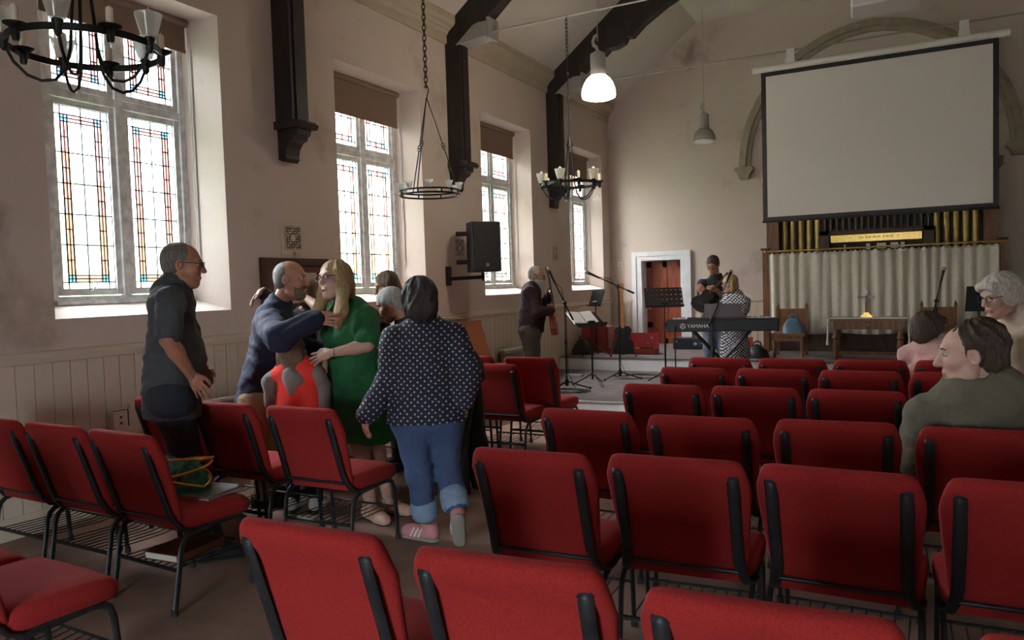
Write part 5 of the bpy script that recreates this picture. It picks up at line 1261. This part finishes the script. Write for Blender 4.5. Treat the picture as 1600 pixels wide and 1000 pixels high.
        for sd in 'RL':
            a, b, c = arms[sd]
            if cl.get('sleeve'):
                q = cl['sleeve']; rA = cl.get('sl_r', 1.0)
                if q <= 1: X_.append(rc(a, a+(b-a)*q, .056*s*rA, .056*s*rA, None, .035))
                else: X_ += [rc(a, b, .056*s*rA, .049*s*rA, None, .035), rc(b, b+(c-b)*(q-1), .049*s*rA, .038*s*rA, None, .025)]
            if cl.get('legs'):
                h_, kn, an = legs[sd][:3]; q = cl['legs']; lr = cl.get('leg_r', 1.0)
                P += [rc(h_, kn, .094*s*g*lr, .068*s*lr, None, .04)]
                if q > 1: P.append(rc(kn, kn+(an-kn)*(q-1), .067*s*lr, cl.get('hem_r', .056)*s*lr, None, .03))
        if cl.get('legs'): P += [rc(waist-spine*.02, pel, .140*s*g, .160*s*g, (ff, .78), .05), rc(hip['R'], hip['L'], .10*s*g, .10*s*g, None, .05)]; cuts.append((waist-spine*.02*s, spine))
        if cl.get('cuffs'):
            for sd in 'RL':
                h_, kn, an = legs[sd][:3]; u = unit(an-kn); e = kn+(an-kn)*cl['cuffs']; P.append(rc(e-u*.045, e+u*.0, .071*s, .071*s, None, .01)); P.append(sub(rc(e+u*.085, e+u*.16, .075, .075, None, .005)))
        VF = implicit(P, spec.get('cres', res), off, cuts, cl.get('wrinkle', wr_), sd0, X_)
        o = obj(cl['name'], vmesh(cl['name'], VF, cl['m'], base), None, t)
        if cl.get('label'): o['label'] = cl['label']
    for sd in 'RL':
        sm_ = spec.get('shoe')
        if not sm_: continue
        heel, toe, fv = legs[sd][3:6]; upv = unit(np.cross(np.cross(fv, UP), fv)); 
        V = implicit([rc(heel-fv*.01, toe, .043*s, .040*s, None, .03), rc(heel+upv*.015, heel+upv*.055, .045*s, .042*s, None, .02), el((heel+toe)/2+fv*.04, np.array([.045, .045, .036]), None, .03)], .009, 0, [(heel-upv*.040, -upv), (heel+upv*.06, upv)])
        sh_ = obj('shoe', vmesh('shoe', V, sm_, base), None, t)
        S2 = implicit([rc(heel-fv*.012-upv*.038, toe-upv*.03, .046*s, .042*s, (upv, .36), .02)], .008); obj('sole', vmesh('sole', S2, spec.get('solem', 'rubber'), base), None, sh_)
        if spec.get('straps'):
            sdv = np.cross(fv, upv)
            for q0 in (.02, .075, .125):
                c0 = heel+fv*q0+upv*(.012 if q0 < .05 else -.004); r0 = .052*s
                ar = [c0+(sdv*math.cos(a)+upv*math.sin(a))*r0+fv*.012*math.cos(a) for a in [k*math.pi/10 for k in range(11)]]
                sb = MB().tube(ar, .011, 6, flat=(fv, 1.0, .4)); sb.v = [tuple(np.array(p)-base) for p in sb.v]; obj('sandal_strap', sb, 'sandal_tan', sh_, smooth=80)
        if spec.get('stripes'):
            st_ = MB(); sdv = np.cross(fv, upv)
            for q in (-1, 1):
                for k in range(3):
                    c0 = heel+fv*(.055+.028*k)+sdv*q*.046*s; st_.tube([c0-upv*.022+fv*.012, c0+sdv*q*.001, c0+upv*.028-fv*.012-sdv*q*.010], .006, 5)
            st_.v = [tuple(np.array(p)-base) for p in st_.v]; obj('stripes', st_, 'trainer_white', sh_, smooth=80)
    return t, dict(arms=arms, legs=legs, pel=pel, nk=nk, hd=hd, hr=hr, base=base, ff=ff, rr=rr, spine=spine)
# each figure: pixels of its joints plus depth along the view axis
TW = TOWARD
person(dict(key='greyshirt', label='man in a grey short-sleeved shirt and dark jeans with hand on hip', d=4.32, s=1.02, pelvis=(268, 612, .0), neck=(268, 448), head=(287, 414, .0), yaw=112, hyaw=104, hpitch=6, skin='skin_ruddy', hair='receding', hairm='hair_grey', glasses=True, g=1.06, belly=True,
    armR=((262, 530, -.26), (300, 588, -.10)), armL=((300, 530, .22), (318, 578, .12)), handR=('spread', RIGHT*.35-UP*.8+TW*-.2, TW*.9+UP*.2), legR=((298, 735, .08), ('w', -3.50, 2.93, .08)), legL=((288, 730, .12), ('w', -3.68, 2.97, .08)), shoe='cloth_black',
    clothes=[dict(name='shirt', m='cloth_greyshirt', torso='hip', hem=.15, sleeve=.80, sl_r=1.06, collar=True, off=.012, neckh=.05, wrinkle=.010), dict(name='jeans', m='cloth_denim_dark', legs=1.95, off=.006, leg_r=1.02)]))
person(dict(key='navy', label='bald bearded man in a navy jacket hugging the woman in green', d=5.3, pelvis=(408, 620, .1), neck=(432, 482, .05), head=(455, 437, 0), yaw=98, hyaw=88, hpitch=2, skin='skin_ruddy', hair='buzz', hairm='hair_grey', g=1.12, hs=1.04, s=1.05,
    armR=((436, 529, -.46), (494, 499, -.32)), armL=((470, 545, .12), (506, 550, .18)), handR=('flat', RIGHT*1.0-UP*.05+TW*.05, TW*.9+UP*.35), beard='hair_lightbrown', beard_k=.85,
    clothes=[dict(name='jacket', m='cloth_navy', torso='hip', hem=.06, sleeve=1.97, sl_r=1.28, collar=True, off=.018, neckh=.06, wrinkle=.013), dict(name='trousers', m='cloth_khaki', legs=1.95, off=.006, leg_r=1.05)], shoe='cloth_black'))
person(dict(key='child', label='long-haired child in a bright orange waistcoat with grey hood and sleeves', d=5.14, pelvis=(470, 652, 0), neck=(462, 572, 0), head=(459, 549, .005), yaw=172, hyaw=165, hpitch=-8, s=.78, hs=1.22, skin='skin_fair', hair='childlong', hairm='hair_lightbrown', g=1.08,
    armR=((504, 604, .02), (506, 640, -.04)), armL=((423, 596, .02), (424, 634, .0)), shoe='trainer_white',
    clothes=[dict(name='hooded_top', m='cloth_grey_jersey', torso='hip', hem=.10, sleeve=1.95, sl_r=1.18, off=.008), dict(name='hood', m='cloth_grey_jersey', off=.004, wrinkle=.003, add=lambda c: [el(c['nk']-c['ff']*.065-c['spine']*.085, (.085, .055, .055), None, .03), rc(c['nk']-c['ff']*.09-c['spine']*.05, c['nk']-c['ff']*.10-c['spine']*.17, .05, .02, None, .03)]), dict(name='waistcoat', m='cloth_orange_vest', torso='hip', hem=.20, off=.020, neckh=-.085, wrinkle=.003, flare=1.1, label='bright orange-red waistcoat'), dict(name='leggings', m='cloth_black', legs=1.95, off=.004)]))
_, G = person(dict(key='green', label='laughing long-haired blonde woman in glasses and a green dress', d=5.25, s=1.03, pelvis=(556, 600, .05), neck=(545, 482, .05), head=(523, 437, -.03), yaw=-42, hyaw=-38, hpitch=-4, hroll=-6, skin='skin_pale', hair='long', hairm='hair_blonde', glasses=True, gl_r=.003, smile=True, g=1.16, bust=True, hs=1.06,
    armL=((574, 540, -.24), (516, 552, -.24)), armR=((505, 485, .26), (478, 466, .34)), handL=('spread', -RIGHT*.9-UP*.25-TW*.1, TW*.8+UP*.5), handR=('flat', -RIGHT*.8+UP*.2, UP*.6+TW*.5), legR=((566, 712, -.02), (580, 792)), legL=((590, 705, .10), (606, 782)), feetR=40, feetL=60, shoe='skin_pale', solem='rubber', straps=True,
    clothes=[dict(name='dress', m='cloth_green', torso=True, skirt=.52, hemr=.235, hemp=(573, 690, .05), sleeve=.72, sl_r=1.35, off=.012, neckh=-.01, wrinkle=.007)]))
cw = G['arms']['L'][2]; t = thing('charm_bracelet', 'thin bracelet on the wrist of the woman in green', 'bracelet', cw)
u = unit(G['arms']['L'][1]-cw); a_ = unit(np.cross(u, UP)); b_ = np.cross(u, a_)
obj('chain', MB().tube([u*.03+.034*(a_*math.cos(q)+b_*math.sin(q)) for q in [k*math.pi/8 for k in range(16)]], .003, 5, closed=True), 'steel', t); obj('charm', MB().ell(u*.03+.036*unit(TW*.8-UP*.2-u*np.dot(TW, u)), (.009, .009, .009), 8, 6), 'grey_metal', t)
person(dict(key='stoop', label='grey-haired person in black stooping forward with hands to the mouth', d=5.55, pelvis=(722, 575, .05), neck=(640, 508, .0), head=(609, 476, -.03), yaw=-92, hyaw=-85, hpitch=22, skin='skin_ruddy', hair='short', hairm='hair_silver', g=1.05, s=.97,
    armR=((632, 560, .18), (598, 512, .12)), armL=((628, 566, -.16), (594, 514, -.08)), handR=('grip', UP*.7-RIGHT*.5, TW*-.5-RIGHT*.5), handL=('grip', UP*.7-RIGHT*.5, TW*.5-RIGHT*.5), legR=((742, 690, .10), (765, 792, .12)), legL=((712, 690, -.05), (716, 800, -.05)), feetR=-90, feetL=-90, shoe='cloth_black',
    clothes=[dict(name='jumper', m='cloth_black', torso='hip', hem=.10, sleeve=1.97, sl_r=1.2, off=.016, neckh=.03, collar=True), dict(name='trousers', m='cloth_black', legs=1.95, off=.012, leg_r=1.18, hem_r=.075)]))
person(dict(key='behind', label='light-brown-haired woman mostly hidden behind the stooping person', d=6.34, pelvis=(628, 575), neck=(618, 478), head=(604, 447, -.02), yaw=-50, hyaw=-60, hpitch=18, skin='skin_fair', hair='bob', hairm='hair_lightbrown', s=.97,
    armR=((590, 520, .0), (585, 560, -.1)), armL=((650, 520, .1), (650, 570, .0)), clothes=[dict(name='cardigan', m='cloth_cream', torso='hip', sleeve=1.95, off=.012), dict(name='trousers', m='cloth_black', legs=1.95, off=.008)], shoe='cloth_black'))
person(dict(key='hidden', label='person in a brown sleeve reaching an arm around the back of the man in navy', d=5.66, pelvis=(470, 600, .06), neck=(476, 490, .1), head=(480, 462, .1), yaw=-20, hyaw=-150, hpitch=20, skin='skin_fair', hair='crop', hairm='hair_lightbrown', s=.92,
    armR=((440, 480, .12), (408, 456, -.12)), armL=((510, 520, .0), (500, 560, -.1)), handR=('relaxed', -RIGHT*.6-UP*.6+TW*.4, UP*.7-RIGHT*.5), clothes=[dict(name='jumper', m='cloth_brown_trousers', torso='hip', sleeve=1.9, off=.012), dict(name='trousers', m='cloth_black', legs=1.95, off=.008)], shoe='cloth_black'))
_, Pk = person(dict(key='polka', label='dark-haired woman in a navy polka-dot blouse and turned-up jeans walking away', d=4.45, pelvis=(668, 648, .03), neck=(662, 508, 0), head=(655, 470, .0), yaw=188, hyaw=-158, hpitch=4, skin='skin_fair', hair='crop', hairm='hair_dark', g=1.14, s=.92, hs=1.16,
    armL=((610, 592, .02), (572, 650, -.06)), armR=((732, 590, -.02), (723, 628, -.02)), handL=('relaxed', -UP*.95-RIGHT*.1, -RIGHT*.8+TW*.6), handR=('relaxed', -UP+RIGHT*.05, RIGHT*.8+TW*.5), legL=((655, 745, -.06), (668, 822, .04)), legR=((700, 738, .0), (716, 806, -.14)), feetL=-120, feetR=180, liftR=1.05, shoe='trainer_pink', solem='sole_grey', stripes=True,
    clothes=[dict(name='blouse', m='cloth_polka', torso='hip', hem=.05, sleeve=1.95, sl_r=1.42, off=.014, neckh=.0, wrinkle=.006, flare=1.14, add=lambda c: [rc(c['pel']+c['rr']*.10-UP*.02, c['pel']-c['rr']*.10-UP*.02, .128, .128, None, .05)]), dict(name='jeans', m='cloth_denim', legs=1.70, off=.006, leg_r=1.04, hem_r=.070), dict(name='turn_ups', m='cloth_denim_cuff', cuffs=1.0*.70, off=.014, wrinkle=.002)]))
_, Gt = person(dict(key='guitarist', label='white-bearded man in a maroon jumper singing and playing a guitar', d=9.58, floor=H1, pelvis=(829, 515, .0), neck=(830, 448, .0), head=(839, 431, 0), yaw=82, hyaw=80, hpitch=14, skin='skin_fair', hair='receding', hairm='hair_white', beard='beard_white', beard_k=1.2, glasses=True, g=1.18, belly=True, s=.93, hs=1.03,
    armR=((838, 488, -.25), (862, 485, -.16)), armL=((846, 486, .20), (858, 462, .02)), handR=('grip', RIGHT*.6-UP*.6, RIGHT*.6+TW*.5), handL=('grip', UP*.8+RIGHT*.3, RIGHT*.8-TW*.3), shoe='cloth_black',
    clothes=[dict(name='jumper', m='cloth_maroon', torso='hip', hem=.05, sleeve=1.93, sl_r=1.25, off=.016, neckh=.02), dict(name='shirt_collar', m='cloth_collar', torso=True, neckh=.055, collar=True, off=.006, wrinkle=0), dict(name='trousers', m='cloth_brown_trousers', legs=1.95, off=.008, leg_r=1.1)]))
# acoustic guitar held upright in front of him
def guitar(c, neck_dir, face, label, L=1.0, m='violin_varnish', name='acoustic_guitar'):
    n = unit(neck_dir); f = unit(np.array(face)-n*np.dot(face, n)); x = np.cross(n, f); Rm = np.stack([x, f, n], 1)
    t = thing(name, label, 'guitar', c)
    out = [(-.06, -.24), (-.15, -.21), (-.19, -.12), (-.17, -.03), (-.115, .05), (-.12, .12), (-.135, .19), (-.09, .245), (0, .26), (.09, .245), (.135, .19), (.12, .12), (.115, .05), (.17, -.03), (.19, -.12), (.15, -.21), (.06, -.24)]
    def put(mb): mb.v = [tuple(Rm@(np.array(p)*L)) for p in mb.v]; return mb
    obj('body', put(MB().prism(out, 'y', -.05, .05)), m, t); obj('sound_hole_shade', put(MB().lathe([(.05, .0505), (.05, .052)], (0, 0, .07), 16, axis='y')), 'black_plastic', t)  # black disc stands in for the shade inside the sound hole
    obj('neck', put(MB().box(-.026, .026, .03, .058, .20, .66)), 'dark_oak', t); obj('headstock', put(MB().hexa([(-.03, .03, .66), (.03, .03, .66), (.03, .05, .66), (-.03, .05, .66), (-.038, .01, .83), (.038, .01, .83), (.038, .03, .83), (-.038, .03, .83)])), 'dark_oak', t)
    pg = MB()
    for k in range(3):
        for s_ in (-1, 1): pg.ell((s_*.05, .03, .69+k*.045), (.014, .008, .008), 6, 4)
    obj('tuning_pegs', put(pg), 'steel', t); obj('bridge', put(MB().box(-.06, .06, .05, .06, -.10, -.075)), 'dark_oak', t)
    return t
guitar(at(864, 500, 9.54), at(854, 440, 9.50)-at(866, 515, 9.54), RIGHT*.9+TW*.1, 'brown acoustic guitar held upright by the man in maroon', .80, 'door_wood')
t = thing('blue_lanyard', 'blue lanyard around the collar of the guitarist', 'lanyard', Gt['nk'])
ln = [Gt['rr']*.07*math.sin(q)+Gt['ff']*(.07*math.cos(q)+.03)-Gt['spine']*(.015+.03*math.cos(q)) for q in [k*math.pi/10 for k in range(20)]]
obj('ribbon', MB().tube(ln, .007, 6, closed=True), mat('lanyard_blue', (.02, .06, .5), .6), t, smooth=80)
_, Fd = person(dict(key='fiddler', label='man in a black shirt and glasses looking down at the instrument in his arms', d=10.45, floor=H1, pelvis=(1118, 502, .05), neck=(1120, 436, 0), head=(1114, 414, -.03), yaw=-20, hyaw=-32, hpitch=28, skin='skin_ruddy', hair='short', hairm='hair_brown', glasses=True, s=1.0,
    armR=((1098, 462, -.1), (1100, 454, -.30)), armL=((1136, 466, -.12), (1118, 453, -.28)), handR=('grip', -RIGHT*.4+UP*.4, TW), handL=('grip', -RIGHT*.7+UP*.2, TW), shoe='cloth_black',
    clothes=[dict(name='shirt', m='cloth_black', torso='hip', hem=.06, sleeve=.95, sl_r=1.2, collar=True, off=.014), dict(name='jeans', m='cloth_jeans_grey', legs=1.95, off=.008)]))
guitar(at(1098, 470, 10.12), at(1124, 442, 10.16)-at(1094, 474, 10.12), TW*.8+UP*.4, 'dark small-bodied guitar cradled by the man in black', .62, 'black_plastic')
person(dict(key='singer', label='blonde woman in a black and white patterned dress singing behind the digital piano', d=9.85, floor=H1, pelvis=(1148, 508, .05), neck=(1148, 462, 0), head=(1140, 443, 0), yaw=-60, hyaw=-72, hpitch=2, skin='skin_pale', hair='bob', hairm='hair_blonde', glasses=True, s=.88, hs=1.08, g=1.08, bust=True,
    armR=((1133, 492, -.02), (1116, 492, -.22)), armL=((1160, 492, -.15), (1130, 498, -.32)), handR=('relaxed', -RIGHT*.7, UP), handL=('relaxed', -RIGHT*.8, UP), shoe='cloth_black',
    clothes=[dict(name='dress', m='cloth_white_dot', torso=True, skirt=.42, hemr=.24, sleeve=.6, sl_r=1.3, off=.012, neckh=-.02)]))
person(dict(key='pink', label='dark curly-haired woman in a pale pink top seated in the front row', d=5.72, pelvis=(1458, 612, .0), neck=(1460, 540, 0), head=(1452, 516, 0), yaw=125, hyaw=105, hpitch=0, skin='skin_fair', hair='bouffant', hairm='hair_brown', s=1.0, hs=1.04,
    armR=((1432, 585, -.1), (1440, 610, .1)), armL=((1500, 580, .1), (1490, 610, .2)), legR=((1490, 605, .42), (1500, 655, .46)), legL=((1510, 603, .35), (1520, 655, .40)), clothes=[dict(name='top', m='cloth_pink', torso='hip', hem=.05, sleeve=1.5, sl_r=1.3, off=.014, neckh=.03), dict(name='trousers', m='cloth_black', legs=1.9, off=.008)], shoe='cloth_black'))
person(dict(key='blazer', label='man with tousled brown hair in an olive tweed jacket seated with his back turned', d=3.2, pelvis=(1535, 728, .12), neck=(1535, 622, .02), head=(1512, 554, 0), yaw=158, hyaw=-112, hpitch=6, skin='skin_pale', hair='wild', hairm='hair_brown', g=1.2, shw=1.15, hs=1.08, res=.011, wrinkle=.009,
    armR=((1640, 730, .14), (1635, 765, .36)), armL=((1434, 718, .16), (1468, 760, .40)), legR=((1585, 728, .56), (1575, 855, .52)), legL=((1520, 730, .56), (1520, 855, .52)), shoe='cloth_black',
    clothes=[dict(name='tweed_jacket', m='cloth_olive', torso='hip', hem=.01, sleeve=1.95, sl_r=1.36, off=.018, neckh=.035, collar=True), dict(name='trousers', m='cloth_brown_trousers', legs=1.9, off=.008)]))
person(dict(key='cream', label='white-haired woman in glasses and a cream jacket leaning to talk', d=4.75, pelvis=(1640, 590, .1), neck=(1594, 488, .02), head=(1562, 463, 0), yaw=-75, hyaw=-82, hpitch=12, skin='skin_pale', hair='bouffant', hairm='hair_white', glasses=True, g=1.15, hs=1.06, bust=True,
    armR=((1610, 560, .22), (1590, 620, .20)), armL=((1580, 548, -.22), (1600, 610, -.30)), clothes=[dict(name='jacket', m='cloth_cream', torso='hip', hem=.12, sleeve=1.95, sl_r=1.3, off=.016, neckh=.02, collar=True), dict(name='trousers', m='cloth_cream', legs=1.95, off=.01)], shoe='cloth_black'))
